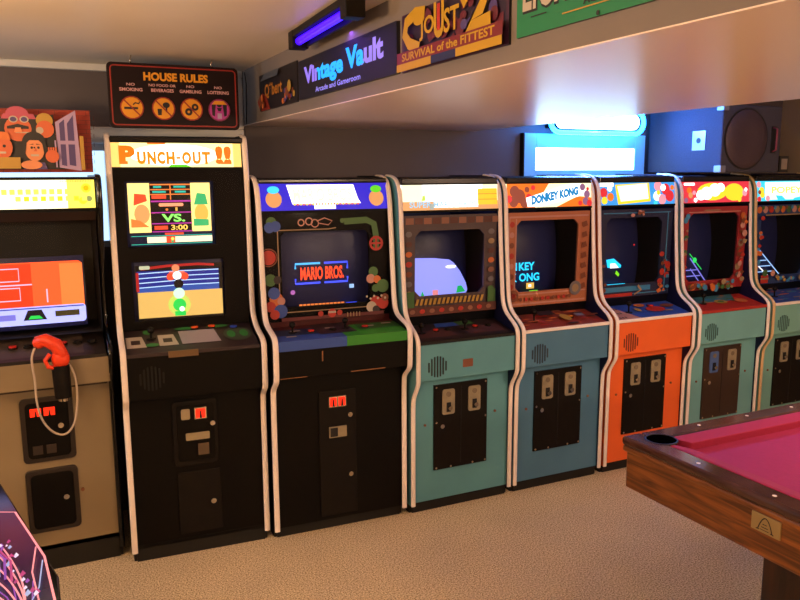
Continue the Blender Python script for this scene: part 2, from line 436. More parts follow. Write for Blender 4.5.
def blobs(A,region,pal,n,r0,r1,seed):
    rnd=random.Random(seed)
    for i in range(n):
        u,v=region(rnd); r=rnd.uniform(r0,r1); m=pal[rnd.randrange(len(pal))]
        if rnd.random()<.6: A.disc(u,v,r,m,rv=r*rnd.uniform(.6,1.1),n=10)
        else:
            a=rnd.uniform(0,PI); A.poly([(u+r*math.cos(a+q),v+r*.8*math.sin(a+q)) for q in (0,1.4,2.9,4.4)],m)
def ring_region(x0,z0,x1,z1,X0,Z0,X1,Z1,mg=.01):
    def R(rnd):
        while True:
            u=rnd.uniform(X0+mg,X1-mg);v=rnd.uniform(Z0+mg,Z1-mg)
            if not (x0-mg<u<x1+mg and z0-mg<v<z1+mg): return u,v
    return R
def box_region(x0,z0,x1,z1):
    return lambda rnd:(rnd.uniform(x0,x1),rnd.uniform(z0,z1))

E=emit
# art palettes of lit plastic
L_white=E('lit_white','ffffff',2.2); L_cream=E('lit_cream','fff3c0',1.5); L_yel=E('lit_yellow','ffd830',1.15)
L_or=E('lit_orange','ff7a20',1.0); L_red=E('lit_red','e8303a',.9); L_cyan=E('lit_cyan','3fd8ff',1.1); L_blue=E('lit_blue','2a20d8',.9)
L_brn=E('lit_brown','a04a38',.75); L_pur=E('lit_mauve','9a6a90',.8); L_grn=E('lit_green','5fd820',1.0); L_pk=E('lit_pink','ff9aa8',1.1)
L_sky=E('lit_skyblue','3aa0f0',1.0); L_tan=E('lit_tan','e8a060',.9); L_dk=E('lit_dark','332a40',.3)

def nin_common(name,label,x0,y0,bodym,sidem,marq_draw,marq_back,bez_m,bez_draw,hole,pic,cpm,cpdraw,cpedge,grm,doorfirst=None,trimm=cream,outer=(.022,1.035,.593,1.565),doorz=.69,doorm=None):
    W=.615
    r=cabinet(name,label,x0,y0,0,W,NP,1.77,.745,bodym,sidem,paint('navy_flare_inner','10143c',.45,spec=.3),trimm,(1.592,1.722,.197,.212),None,None,(.735,.928),(.06,.72))  # navy inside colour stands in for blue flare over the inner panels
    marquee(r,.02,W-.02,1.592,1.722,.199,.212,marq_draw,marq_back)
    F=lerp_frame(1.035,.212,1.565,.202)
    hx0,hz0,hx1,hz1=hole; X0,Z0,X1,Z1=outer
    O,I=oct_loops(hx0,hz0,hx1,hz1,X0,Z0,X1,Z1)
    b=bezel(r,O,I,F,bez_m,.2,bez_draw)
    shroud(r,X0+.01,X1-.01,Z0+.03,Z1-.02,.226,.50)
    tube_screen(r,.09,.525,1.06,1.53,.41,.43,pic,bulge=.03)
    vstrip(r,.019,W-.019,.965,1.036,.235,.214,paint('black_inner','0a0a10',.4,spec=.25))
    o,FF=cpanel(r,.019,W-.019,(.012,.938,.235,.985),cpm,cpdraw,cpedge)
    grille(r,.125,.805,.0115,grm)
    d=nin_door(r,.135,.225,.46,doorz,.074,doorfirst,doorm or blackm)
    for sx,sz in ((.085,.48),(.515,.50)):
        g=G(); g.cyl((sx,.075,sz),(sx,.070,sz),.007,rust,n=10); g.build('bolt',r)
    return r,o,FF

teal=paint('teal_laminate','5a98a8',.45,var=.06,scale=4)
blue=paint('slate_blue_laminate','4a7a9c',.45,var=.06,scale=4)
orange=paint('orange_laminate','f0682a',.45,var=.05,scale=4)
teal2=paint('sea_green_laminate','70acb0',.45,var=.06,scale=4)
teal3=paint('grey_green_laminate','78b0a8',.45,var=.06,scale=4)

# --- S: teal cabinet with brick pattern bezel
b_brick=paint('print_brick','5a2c24',.5); b_brick2=paint('print_brick_light','8a5a48',.5); b_tan=paint('print_tan','9a8060',.5)
b_yel=paint('print_ochre','b08a38',.5); b_grey=paint('print_grey','6d6870',.5); b_grn=paint('print_green','3f6a35',.5); b_red=paint('print_red','b02a20',.5)
b_blue=paint('print_blue','2c4fa8',.5); b_or=paint('print_orange','c86a30',.5); b_pk=paint('print_pink','c08a80',.5); b_dk=paint('print_dark','2a1c22',.5)
b_lb=paint('print_light_blue','3a86b8',.5); b_brn=paint('print_brown','7a4028',.5)
def mq_S(A):
    A.rect(.02,1.592,.595,1.722,E('lit_paleyellow','fff6cf',1.25))
    A.rect(.14,1.62,.50,1.722,L_white)
    A.rect(.02,1.592,.595,1.636,L_tan)
    A.rect(.20,1.604,.47,1.64,L_white)
    A.text('SUPER MARIO BROS.',.06,1.605,.47,1.636,E('lit_paleblue','8fc8e8',1.0),.03)
    A.rrect(.468,1.615,.590,1.70,.006,E('lit_cratey','ffc820',1.0))
    for z in (1.643,1.672): A.rect(.47,z-.0015,.588,z+.0015,L_or)
    A.poly([(.13,1.64),(.155,1.64),(.15,1.672),(.138,1.665)],E('lit_palegreen','b8dc50',1.0))
    A.rect(.175,1.595,.20,1.625,E('lit_greyblue','90a8a8',.9))
def bz_S(A):
    for i,x in enumerate([.04+.052*k for k in range(11)]):
        A.rect(x,1.52,x+.046,1.553,b_brick if i%2 else b_brick2)
    for k in range(8):
        A.disc(.055,1.47-.052*k,.019,[b_grey,b_brick,b_or,b_red,b_brn,b_grey,b_yel,b_brick][k],rv=.015)
        A.disc(.555,1.47-.052*k,.020,[b_grey,b_tan,b_brick,b_or,b_brick2,b_grey,b_grn,b_red][k],rv=.015)
    A.rect(.03,1.085,.085,1.17,b_grn); A.rect(.535,1.085,.585,1.155,b_grn)
    for k in range(16): A.poly([(.09+.026*k,1.095),(.105+.026*k,1.095),(.115+.026*k,1.128),(.10+.026*k,1.128)],b_yel)
    A.rect(.03,1.04,.585,1.085,b_brick)
    for k in range(9): A.disc(.07+.058*k,1.063,.016,b_red if k%2 else b_brick2,rv=.012)
def pic_S(A):
    A.poly([(.09,1.10),(.50,1.10),(.515,1.13),(.505,1.17),(.47,1.235),(.43,1.285),(.40,1.305),(.30,1.318),(.2,1.322),(.09,1.322)],E('scr_lilac','8f97ff',1.15))
    A.disc(.41,1.265,.035,E('scr_white','ffffff',1.3),rv=.009)
    A.poly([(.215,1.10),(.225,1.14),(.245,1.10)],E('scr_green','20b860',.9))
    A.rect(.29,1.11,.325,1.14,E('scr_salmon','e88a90',1.0)); A.poly([(.44,1.115),(.45,1.155),(.475,1.155),(.50,1.12)],E('scr_green','20b860',.9))
def cp_S(A):
    A.poly([(.03,.08),(.30,.08),(.27,.9),(.03,.9)],b_dk); A.poly([(.33,.08),(.585,.08),(.585,.9),(.29,.9)],b_dk)
    A.poly([(.05,.2),(.27,.2),(.25,.6),(.05,.6)],paint('print_maroon','4a2a2c',.5)); A.poly([(.35,.2),(.56,.2),(.56,.6),(.33,.6)],paint('print_maroon','4a2a2c',.5))
    A.poly([(.2,.7),(.34,.7),(.33,.92),(.21,.92)],b_blue); A.poly([(.34,.72),(.44,.72),(.43,.92),(.33,.92)],b_grn)
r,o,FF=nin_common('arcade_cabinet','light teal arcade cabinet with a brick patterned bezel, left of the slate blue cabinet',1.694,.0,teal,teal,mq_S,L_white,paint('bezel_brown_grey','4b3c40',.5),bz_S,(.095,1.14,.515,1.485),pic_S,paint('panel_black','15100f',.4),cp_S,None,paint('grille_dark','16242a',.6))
for x,c in ((.18,redp),(.25,blackm),(.42,redp),(.50,blackm)): p=FF(x,.55,0); button(o,x,p[1],p[2],c)
for x in (.09,.35): p=FF(x,.5,0); joystick(o,x,p[1],p[2],blackm,.03)
g=G(); g.prism(rr(.275,.785,.335,.828,.004,3),'y',.0105,.0125,paint('brown_decal','7a4a38',.5)); g.build('worn_decal',r)
S_cab=r

# --- D: slate blue
def mq_D(A):
    A.rect(.02,1.592,.595,1.722,L_cream)
    A.poly([(.02,1.592),(.2,1.592),(.3,1.722),(.02,1.722)],L_or)
    A.poly([(.35,1.592),(.595,1.592),(.595,1.64),(.5,1.65)],L_or)
    for u,v,q in ((.07,1.68,.032),(.1,1.655,.038),(.06,1.625,.03),(.13,1.62,.028),(.15,1.69,.016)): A.disc(u,v,q,L_brn)
    for u,v,q in ((.03,1.64,.02),(.16,1.65,.018),(.19,1.70,.014)): A.disc(u,v,q,L_red)
    A.poly([(.15,1.596),(.23,1.596),(.56,1.66),(.54,1.718),(.44,1.718),(.14,1.645)],L_white)
    A.text('DONKEY KONG',.175,1.604,.50,1.655,E('lit_aqua','0888c8',1.0),.075,rise=.052)
    for u,v,q in ((.53,1.70,.02),(.56,1.66,.022),(.55,1.62,.022)): A.disc(u,v,q,L_pur)
    for u,v,q in ((.51,1.61,.014),(.575,1.61,.018),(.565,1.69,.01)): A.disc(u,v,q,L_red)
def bz_D(A):
    for (a,b,c,d) in ((.035,1.045,.58,1.055),(.035,1.10,.58,1.108),(.035,1.535,.58,1.545),(.034,1.055,.042,1.54),(.078,1.10,.086,1.53)): A.rect(a,b,c,d,b_pk)
    for k in range(7): A.disc(.055,1.50-.058*k,.016,[b_red,b_pk,b_brn,b_red,b_pk,b_brn,b_red][k])
    for k in range(7): A.poly([(.535,1.5-.06*k),(.565,1.51-.06*k),(.575,1.48-.06*k),(.54,1.47-.06*k)],b_brn)
    A.ring(.50,1.12,.024,.042,b_grey); A.disc(.50,1.12,.024,b_tan)
    A.ring(.07,1.10,.016,.034,b_brn); A.disc(.07,1.10,.016,b_red)
    for k in range(10): A.disc(.12+.037*k,1.077,.011,b_red if k%3 else b_brn)
def pic_D(A):
    t=E('scr_aqua','20d0ff',1.3)
    A.text('DON',.10,1.215,.217,1.262,t,.03); A.text('KEY',.230,1.215,.342,1.262,t,.03); A.text('K',.18,1.150,.215,1.198,t,.03); A.text('ONG',.230,1.150,.374,1.198,t,.03)
    A.rect(.28,1.105,.335,1.14,E('scr_gold','e0b050',1.1)); A.rect(.295,1.115,.315,1.13,E('scr_white','ffffff',1.3))
    A.rect(.28,1.075,.43,1.085,E('scr_lime','80e020',1.1)); A.rect(.30,1.087,.36,1.094,E('scr_lime','80e020',1.1))
def cp_D(A):
    A.rect(.022,.05,.593,.95,paint('print_rust','8a3428',.5))
    blobs(A,box_region(.05,.1,.57,.9),[b_red,b_brn,b_dk,b_red,b_or],34,.02,.05,3)
    A.poly([(.22,.62),(.33,.62),(.33,.9),(.22,.9)],b_dk); A.disc(.36,.4,.03,b_yel,rv=.2); A.rect(.44,.4,.50,.55,b_grey)
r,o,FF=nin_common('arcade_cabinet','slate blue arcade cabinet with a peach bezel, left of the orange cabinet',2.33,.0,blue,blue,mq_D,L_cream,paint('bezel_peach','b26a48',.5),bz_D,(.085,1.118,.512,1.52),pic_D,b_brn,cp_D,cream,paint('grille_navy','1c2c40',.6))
p=FF(.16,.5,0); joystick(o,.16,p[1],p[2],blackm,.045); p=FF(.42,.55,0); button(o,.42,p[1],p[2],paint('orange_plastic','d87a20',.4))

# --- J: orange
def mq_J(A):
    A.rect(.02,1.592,.595,1.722,L_sky)
    A.rect(.02,1.70,.12,1.722,L_white)
    for u,v,q,m in ((.045,1.665,.028,L_red),(.05,1.62,.022,L_yel),(.095,1.64,.024,L_or),(.09,1.69,.018,L_white)): A.disc(u,v,q,m)
    A.poly([(.15,1.595),(.40,1.61),(.39,1.72),(.13,1.71)],L_yel); A.poly([(.17,1.612),(.385,1.625),(.375,1.716),(.145,1.702)],E('lit_warmwhite','fff0d8',1.7))
    for u,v,q,m in ((.46,1.70,.03,L_pk),(.52,1.68,.034,L_red),(.50,1.69,.02,L_white),(.45,1.64,.028,L_white),(.49,1.62,.030,L_pk),(.55,1.64,.034,L_red),(.46,1.66,.015,L_yel),(.57,1.69,.015,L_or)): A.disc(u,v,q,m)
    A.rect(.42,1.592,.45,1.61,L_cyan)
def bz_J(A):
    for (a,b,c,d) in ((.05,1.05,.57,1.056),(.05,1.54,.57,1.546),(.548,1.06,.556,1.54)): A.rect(a,b,c,d,b_lb)
    A.rect(.03,1.07,.44,1.10,b_lb); A.rect(.03,1.04,.30,1.06,b_red)
    blobs(A,box_region(.50,1.06,.575,1.30),[b_red,b_or,b_brn,b_red,b_lb],18,.012,.024,5)
    blobs(A,box_region(.25,1.525,.36,1.55),[b_red,b_pk,b_brn],6,.01,.02,6)
    blobs(A,box_region(.03,1.07,.08,1.25),[b_brn,b_lb,b_red],8,.01,.022,7)
    A.poly([(.30,1.045),(.36,1.075),(.33,1.11),(.32,1.10),(.345,1.075),(.30,1.055)],b_tan)
def pic_J(A):
    c=E('scr_aqua','20d0ff',1.3)
    A.poly([(.24,1.245),(.30,1.25),(.36,1.205),(.355,1.19),(.25,1.195)],c); A.poly([(.27,1.22),(.31,1.22),(.34,1.19),(.27,1.19)],E('scr_white','ffffff',1.3))
    A.poly([(.32,1.175),(.345,1.15),(.335,1.135),(.31,1.155)],E('scr_lime','80e020',1.1)); A.rect(.2,1.08,.39,1.09,c)
    A.disc(.46,1.33,.006,E('scr_red','ff3030',.8))
def cp_J(A):
    A.rect(.022,.05,.593,.95,b_blue)
    A.poly([(.022,.05),(.21,.05),(.12,.95),(.022,.95)],b_pk)
    for k in range(12): A.disc(.05+.02*(k%4)+.01*(k//4),.15+.25*(k//4),.006,b_dk,rv=.05)
    A.disc(.40,.45,.07,b_red,rv=.18); A.disc(.27,.5,.02,b_yel,rv=.12); A.disc(.52,.6,.05,b_brn,rv=.12); A.disc(.33,.75,.04,b_or,rv=.1); A.rect(.44,.25,.50,.3,b_yel)
r,o,FF=nin_common('arcade_cabinet','bright orange arcade cabinet',2.972,.0,orange,orange,mq_J,L_sky,paint('bezel_navy','182048',.4),bz_J,(.077,1.115,.508,1.515),pic_J,b_blue,cp_J,cream,paint('grille_rust','6a2814',.6))
p=FF(.19,.45,0); joystick(o,.19,p[1],p[2],blackm,.045); p=FF(.41,.7,0); button(o,.41,p[1],p[2],redp,.018)

# --- R: sea green with red
def mq_R(A):
    A.rect(.02,1.592,.595,1.722,E('lit_crimson','e83848',.95))
    A.rrect(.03,1.70,.12,1.716,.006,L_white)
    A.disc(.27,1.66,.13,L_yel,rv=.055); A.disc(.46,1.655,.085,L_yel,rv=.055)
    for u,v,q in ((.22,1.65,.05),(.29,1.67,.05),(.34,1.685,.035),(.17,1.64,.04)): A.disc(u,v,q,L_white,rv=q*.8)
    for u,v,q,m in ((.07,1.67,.02,L_or),(.08,1.64,.018,L_tan),(.11,1.655,.014,L_pk),(.12,1.61,.014,L_white),(.04,1.61,.016,L_pur),(.55,1.65,.022,L_pk),(.56,1.67,.012,L_white),(.50,1.61,.018,L_yel)): A.disc(u,v,q,m)
def bz_R(A):
    A.rect(.08,1.53,.53,1.536,b_pk); A.poly([(.2,1.54),(.36,1.54),(.34,1.548),(.22,1.548)],b_tan)
    blobs(A,box_region(.535,1.08,.575,1.52),[b_or,b_grey,b_pk,b_tan,b_red,b_brn],34,.014,.026,11)
    blobs(A,box_region(.035,1.1,.065,1.52),[b_or,b_grn,b_red,b_tan,b_lb],14,.01,.02,12)
    blobs(A,box_region(.05,1.045,.5,1.09),[b_grn,b_lb,b_or,b_grn,b_brn,b_tan],34,.012,.024,13)
def pic_R(A):
    c=E('scr_violet','7a78e0',1.0)
    A.line([(.30,1.22),(.45,1.05)],.01,c); 
    for z in (1.06,1.10,1.14): A.line([(.25,z),(.44-(z-1.05)*.9,z)],.007,c)
    A.line([(.30,1.15),(.38,1.06)],.008,c); A.disc(.338,1.205,.018,E('scr_bgreen','30e060',1.0)); A.line([(.29,1.25),(.40,1.14)],.006,E('scr_bgreen','30e060',1.0))
def cp_R(A):
    A.rect(.022,.02,.593,.98,b_red)
    A.poly([(.022,.55),(.45,.55),(.52,.98),(.022,.98)],paint('print_teal','3a7a88',.5))
    blobs(A,box_region(.05,.5,.45,.9),[b_lb,b_grn,b_tan,b_or],16,.02,.04,15); A.disc(.30,.45,.05,b_yel,rv=.14); A.disc(.47,.4,.05,b_or,rv=.14); A.disc(.30,.45,.025,b_grn,rv=.07)
r,o,FF=nin_common('arcade_cabinet','sea green arcade cabinet with a red control panel, right of the orange cabinet',3.617,.0,teal2,teal2,mq_R,L_red,paint('bezel_crimson','a02a30',.5),bz_R,(.085,1.095,.52,1.525),pic_R,b_red,cp_R,b_red,paint('grille_teal','2e5452',.6),doorfirst=paint('blue_coin_plate','4a66a0',.4),doorm=paint('brown_door','352217',.45,var=.15,scale=5))
p=FF(.16,.5,0); joystick(o,.16,p[1],p[2],blackm,.045)

# --- Q: grey green, partly outside the frame
def mq_Q(A):
    A.rect(.02,1.592,.595,1.722,L_cyan)
    A.rect(.10,1.60,.595,1.715,E('lit_icewhite','dff8ff',1.5)); A.poly([(.22,1.595),(.30,1.595),(.26,1.625),(.20,1.628)],L_cyan); A.poly([(.36,1.595),(.55,1.60),(.5,1.625),(.38,1.61)],L_cyan)
    A.text('POPEYE',.16,1.64,.50,1.685,E('lit_lemon','fff060',1.15),.03)
    for u,v,q,m in ((.04,1.70,.02,L_pk),(.065,1.66,.024,L_yel),(.07,1.635,.022,L_yel),(.045,1.65,.014,L_brn),(.04,1.605,.018,L_red),(.12,1.61,.02,L_pk)): A.disc(u,v,q,m)
def bz_Q(A):
    for k in range(10): A.disc(.06+.055*k,1.535,.023,[b_or,b_pk,b_red,b_tan,b_or,b_grn,b_pk,b_or,b_red,b_tan][k]); 
    for k in range(9): A.disc(.087+.055*k,1.548,.013,[b_grn,b_brn,b_lb][k%3])
    A.line([(.11,1.50),(.52,1.50)],.008,b_tan)
    blobs(A,box_region(.52,1.1,.57,1.5),[b_or,b_yel,b_pk,b_tan],22,.014,.026,21)
    A.rect(.10,1.045,.17,1.10,b_red); A.rect(.095,1.07,.175,1.08,b_tan); A.disc(.135,1.115,.024,b_grn); A.disc(.21,1.11,.022,b_pk)
    blobs(A,box_region(.24,1.05,.5,1.09),[b_lb,b_tan,b_yel],12,.012,.02,22)
    blobs(A,box_region(.03,1.15,.065,1.5),[b_red,b_lb,b_or],12,.012,.02,23)
def pic_Q(A):
    c=E('scr_ice','9cc8ff',1.0)
    A.line([(.30,1.25),(.54,1.04)],.009,c)
    for z in (1.05,1.09,1.13,1.17): A.line([(.28,z),(.52-(z-1.04)*1.1,z)],.007,c)
    A.line([(.3,1.13),(.42,1.04)],.009,E('scr_white','ffffff',1.3))
def cp_Q(A):
    A.rect(.022,.05,.593,.95,b_blue); blobs(A,box_region(.05,.1,.57,.9),[b_pk,b_or,b_tan,b_blue,b_lb,b_pk],40,.02,.05,25)
r,o,FF=nin_common('arcade_cabinet','grey green arcade cabinet cut off by the right edge of the photo',4.262,.0,teal3,teal3,mq_Q,L_cyan,paint('bezel_blue','203c78',.45),bz_Q,(.085,1.09,.52,1.50),pic_Q,b_blue,cp_Q,cream,paint('grille_teal','2e5452',.6),trimm=paint('yellow_molding','d8b888',.4))
p=FF(.16,.5,0); joystick(o,.16,p[1],p[2],blackm,.045)

# --- M: wide black cabinet
MPf=[(.078,.05),(.078,.4),(.078,.745),(.066,.775),(.012,.815),(.002,.84),(0,.93),(.0,.99),(.008,1.02),(.035,1.037),(.15,1.062),(.185,1.09),(.2,1.14),(.21,1.22),(.235,1.5),(.255,1.66),(.275,1.72),(.30,1.75),(.36,1.768),(.42,1.77)]
def mq_M(A):
    A.rect(.02,1.605,.68,1.735,L_blue)
    W1=E('lit_violetwhite','f4e8ff',2.6)
    A.poly([(.155,1.728),(.50,1.728),(.52,1.66),(.535,1.635),(.18,1.635)],W1)
    A.rect(.29,1.61,.40,1.64,W1)
    A.text('MARIO BROS.',.185,1.648,.50,1.712,E('lit_peach','ffd8b8',1.6),.03)
    for k in range(22): A.disc(.19+.0155*k,1.634,.006,L_or if k%2 else L_yel,n=8)
    # two plain round emblems at the ends
    A.disc(.085,1.66,.040,L_tan); A.disc(.085,1.705,.03,L_cyan,rv=.018)
    A.disc(.615,1.66,.040,L_tan); A.disc(.615,1.705,.03,L_grn,rv=.018)
r=cabinet('arcade_cabinet','wide black arcade cabinet with a blue marquee and blue and green control panel',.965,.017,-.036,.698,MPf,1.77,.70,black,black,paint('black_inner','0a0a10',.4,spec=.25),cream,(1.605,1.735,.252,.275),None,None,(.83,1.005),(.06,.80),kickin=.03,body_y=.09,apron_y=.014,moldw=.026)
marquee(r,.02,.68,1.605,1.735,.256,.278,mq_M,L_blue)
F=lerp_frame(1.06,.245,1.60,.262)
O,I=oct_loops(.115,1.13,.575,1.50,.02,1.06,.68,1.592,.02)
def bz_M(A):
    ln=b_tan
    A.line([(.10,1.51),(.36,1.51),(.40,1.515)],.005,ln); A.line([(.10,1.51),(.10,1.10)],.005,ln); A.line([(.12,1.105),(.57,1.105)],.005,ln)
    A.ring(.22,1.545,.012,.018,b_pk); A.ring(.26,1.55,.014,.02,b_pk); A.line([(.30,1.55),(.34,1.565),(.38,1.55),(.36,1.53),(.31,1.54)],.005,b_pk); A.ring(.29,1.54,.016,.021,b_pk)
    for u,v in ((.07,1.55),(.09,1.53),(.06,1.525)): A.disc(u,v,.026,b_grn if v>1.54 else b_blue)
    A.disc(.05,1.38,.036,b_red); A.ring(.05,1.38,.04,.045,b_brn)
    A.disc(.055,1.27,.03,b_grn); A.disc(.09,1.27,.02,b_dk)
    for u,v,q,m in ((.08,1.175,.034,b_or),(.07,1.205,.03,b_blue),(.105,1.165,.02,b_pk),(.05,1.14,.026,b_red),(.10,1.115,.034,b_blue),(.07,1.10,.024,b_red)): A.disc(u,v,q,m)
    A.line([(.44,1.545),(.56,1.55),(.60,1.53),(.61,1.47),(.61,1.40)],.032,b_grn); A.disc(.43,1.55,.012,b_grn)
    A.ring(.61,1.43,.026,.038,b_red); A.rect(.575,1.425,.645,1.435,b_red); A.rect(.605,1.395,.615,1.465,b_red)
    for u,v,q,m in ((.59,1.285,.026,b_grn),(.575,1.25,.024,b_pk),(.61,1.245,.02,b_or),(.64,1.21,.034,b_grn),(.60,1.20,.02,b_grn),(.60,1.13,.03,b_red),(.64,1.12,.03,b_red),(.575,1.105,.028,wht),(.60,1.09,.02,b_dk),(.65,1.15,.02,b_brn)): A.disc(u,v,q,m)
    for k in range(6):A.disc(.55+.02*k,1.16-.012*(k%2),.006,wht)
    A.rect(.10,1.065,.64,1.082,paint('print_wine','5a1a20',.5))
    A.disc(.36,1.09,.022,b_red); A.disc(.30,1.09,.014,b_red); A.disc(.40,1.09,.014,b_red); A.rect(.34,1.09,.38,1.10,wht)
    for k in range(5): A.rect(.44+.016*k,1.065,.444+.016*k,1.088,b_tan)
def pic_M(A):
    bl=E('scr_blue','3a50ff',1.3); rd=E('scr_orange','ff4a28',1.2)
    A.line([(.33,1.235),(.20,1.235),(.20,1.26)],.010,bl); A.line([(.20,1.31),(.20,1.335),(.33,1.335)],.010,E('scr_cyanb','48b8ff',1.2))
    A.line([(.35,1.335),(.475,1.335),(.475,1.30)],.010,bl); A.line([(.475,1.26),(.475,1.235),(.35,1.235)],.010,bl)
    A.text('MARIO BROS.',.225,1.252,.455,1.318,rd,.035)
    [A.rect(.215+.02*q,1.119,.231+.02*q,1.130,E('scr_or2','ff8a40',.9)) for q in range(12)]; A.rect(.46,1.118,.52,1.126,bl)
    A.disc(.18,1.195,.012,E('scr_mauve','c070d0',.7)); A.rect(.48,1.20,.505,1.22,E('scr_ice','9cc8ff',1.0))
bezel(r,O,I,F,paint('bezel_black','080608',.5,spec=.1),.05,bz_M)
shroud(r,.05,.65,1.075,1.55,.275,.45)
tube_screen(r,.09,.60,1.085,1.52,.335,.335,pic_M,bulge=.02)
vstrip(r,.019,.681,1.03,1.062,.25,.246,paint('print_wine2','4a1418',.5))
def cp_M(A):
    A.rect(.02,0,.36,.75,b_blue); A.rect(.36,0,.68,.75,paint('print_bright_green','2f8a28',.5))
    A.rect(.02,.75,.68,1,paint('print_wine2','4a1418',.5)); A.rect(.02,.35,.26,.75,paint('print_navy','1a2c50',.5)); A.rect(.46,.35,.68,.75,paint('print_dkgreen','1f5a24',.5)); A.poly([(.25,.25),(.44,.25),(.42,.95),(.24,.95)],b_dk)
    for u,v in ((.08,.22),(.30,.6),(.60,.6),(.50,.5),(.12,.55)): A.rect(u,v,u+.05,v+.06,wht)
o,FF=cpanel(r,.019,.681,(.014,1.01,.25,1.032),b_blue,cp_M)
g=G(); g.box(.019,.36,.006,.015,.965,1.012,b_blue); g.box(.36,.681,.006,.015,.965,1.012,paint('print_bright_green','2f8a28',.5)); g.build('panel_lip',o)
for x,c in ((.22,redp),(.50,redp),(.33,blackm)): p=FF(x,.5,0); button(o,x,p[1],p[2],c,.016)
for x in (.13,.40): p=FF(x,.55,0); joystick(o,x,p[1],p[2],blackm,.03)
E_coin=E('lit_coin_red','ff2410',1.6)
def coin_lights(root,x0,z0,x1,z1,y,n=2):
    g=G(); g.box(x0,x1,y-.006,y,z0,z1,chrome); p=g.build('coin_return',root)
    w=(x1-x0)/n
    for k in range(n):
        g=G(); g.box(x0+k*w+.006,x0+(k+1)*w-.006,y-.010,y-.005,z0+.006,z1-.006,E_coin)
        g.prism([(x0+(k+.5)*w-.006,z0+.006),(x0+(k+.5)*w+.006,z0+.006),(x0+(k+.5)*w+.003,z1-.014),(x0+(k+.5)*w-.003,z1-.014)],'y',y-.0115,y-.009,dark)
        g.build('coin_button',p)
g=G(); g.box(.235,.43,.082,.092,.08,.73,blackm); d=g.build('coin_door',r,bevel=.004)
coin_lights(d,.285,.645,.375,.70,.082)
g=G(); g.box(.285,.375,.074,.083,.49,.545,plate_m); g.box(.29,.328,.072,.075,.495,.54,dark); g.build('coin_return',d)
for z in (.60,.29):
    g=G(); g.cyl((.393,.083,z),(.393,.068,z),.012,chrome); g.build('lock',d)
g=G(); g.box(.38,.56,.0125,.0145,.832,.837,paint('worn_edge_wood','8a5a34',.6)); g.box(.03,.16,.0125,.0145,.832,.835,paint('worn_edge_wood','8a5a34',.6)); g.box(.235,.241,.0125,.0145,.90,.95,paint('worn_edge_wood','8a5a34',.6)); g.build('worn_edge',r)
M_cab=r

# --- P: tall black cabinet with two screens
PPf=[(.068,.05),(.068,.4),(.068,.73),(.056,.755),(.008,.79),(0,.815),(0,.92),(0,.985),(.008,1.01),(.035,1.025),(.13,1.045),(.20,1.075),(.24,1.12),(.252,1.2),(.255,1.4),(.262,1.65),(.285,1.85),(.30,1.93),(.315,1.955),(.36,1.965)]
r=cabinet('arcade_cabinet','tall black arcade cabinet with two stacked screens, under the hanging rules sign',.308,.105,-.06,.636,PPf,1.965,.60,black,paint('black_side_gloss','0c0c10',.18),paint('black_inner','0a0a10',.4,spec=.25),cream,(1.815,1.925,.285,.298),None,None,(.79,.985),(.06,.78),kickin=.0,body_y=.082,apron_y=.014,moldw=.026)
def mq_P(A):
    A.rect(.02,1.815,.608,1.925,E('lit_amber','ffd070',1.25)); A.rect(.06,1.815,.57,1.925,E('lit_lightamber','fff0a0',1.7)); A.disc(.30,1.87,.20,L_white,rv=.05)
    t=E('lit_txtorange','ff7a10',1.0)
    A.text('P',.055,1.828,.125,1.912,t,.07)
    for ch,a,b in (('U',.133,.172),('N',.178,.216),('C',.221,.257),('H',.262,.300),('-',.306,.326),('O',.332,.374),('U',.380,.418),('T',.423,.462)): A.text(ch,a,1.828 if ch!='-' else 1.852,b,1.886 if ch!='-' else 1.862,E('lit_txtyellow','ff9408',1.0),.06)
    A.text('!!',.485,1.828,.56,1.912,t,.06)
    A.rect(.06,1.828,.092,1.842,L_or); A.rect(.51,1.828,.56,1.838,L_or); A.rect(.18,1.918,.26,1.925,L_or); A.poly([(.27,1.815),(.37,1.815),(.35,1.826),(.28,1.826)],L_grn)
marquee(r,.02,.608,1.815,1.925,.287,.30,mq_P,L_cream)
F=lerp_frame(1.10,.258,1.80,.285)
O2=[(.02,1.79),(.02,1.42),(.608,1.42),(.608,1.79)]
g=G()
def frame_ring(g,X0,Z0,X1,Z1,x0,z0,x1,z1,m):
    O=[(X0,Z0),(X1,Z0),(X1,Z1),(X0,Z1)]; I=[(x0,z0),(x1,z0),(x1,z1),(x0,z1)]
    vs=[F(u,v,0) for u,v in O]+[F(u,v,0) for u,v in I]+[F(u,v,-.02) for u,v in I]
    g.add(vs,[(i,(i+1)%4,4+(i+1)%4,4+i) for i in range(4)]+[(4+i,4+(i+1)%4,8+(i+1)%4,8+i) for i in range(4)],m)
bzb=paint('bezel_black','080608',.5,spec=.1)
frame_ring(g,.018,1.41,.61,1.803,.07,1.45,.47,1.75,bzb); frame_ring(g,.018,1.06,.61,1.41,.08,1.10,.50,1.38,bzb)
b=g.build('bezel',r,recalc=False)
g=G(); g.add([F(.02,1.065,.01),F(.608,1.065,.01),F(.608,1.80,.01),F(.02,1.80,.01)],[(0,1,2,3)],glass); g.build('bezel_glass',b,recalc=False)
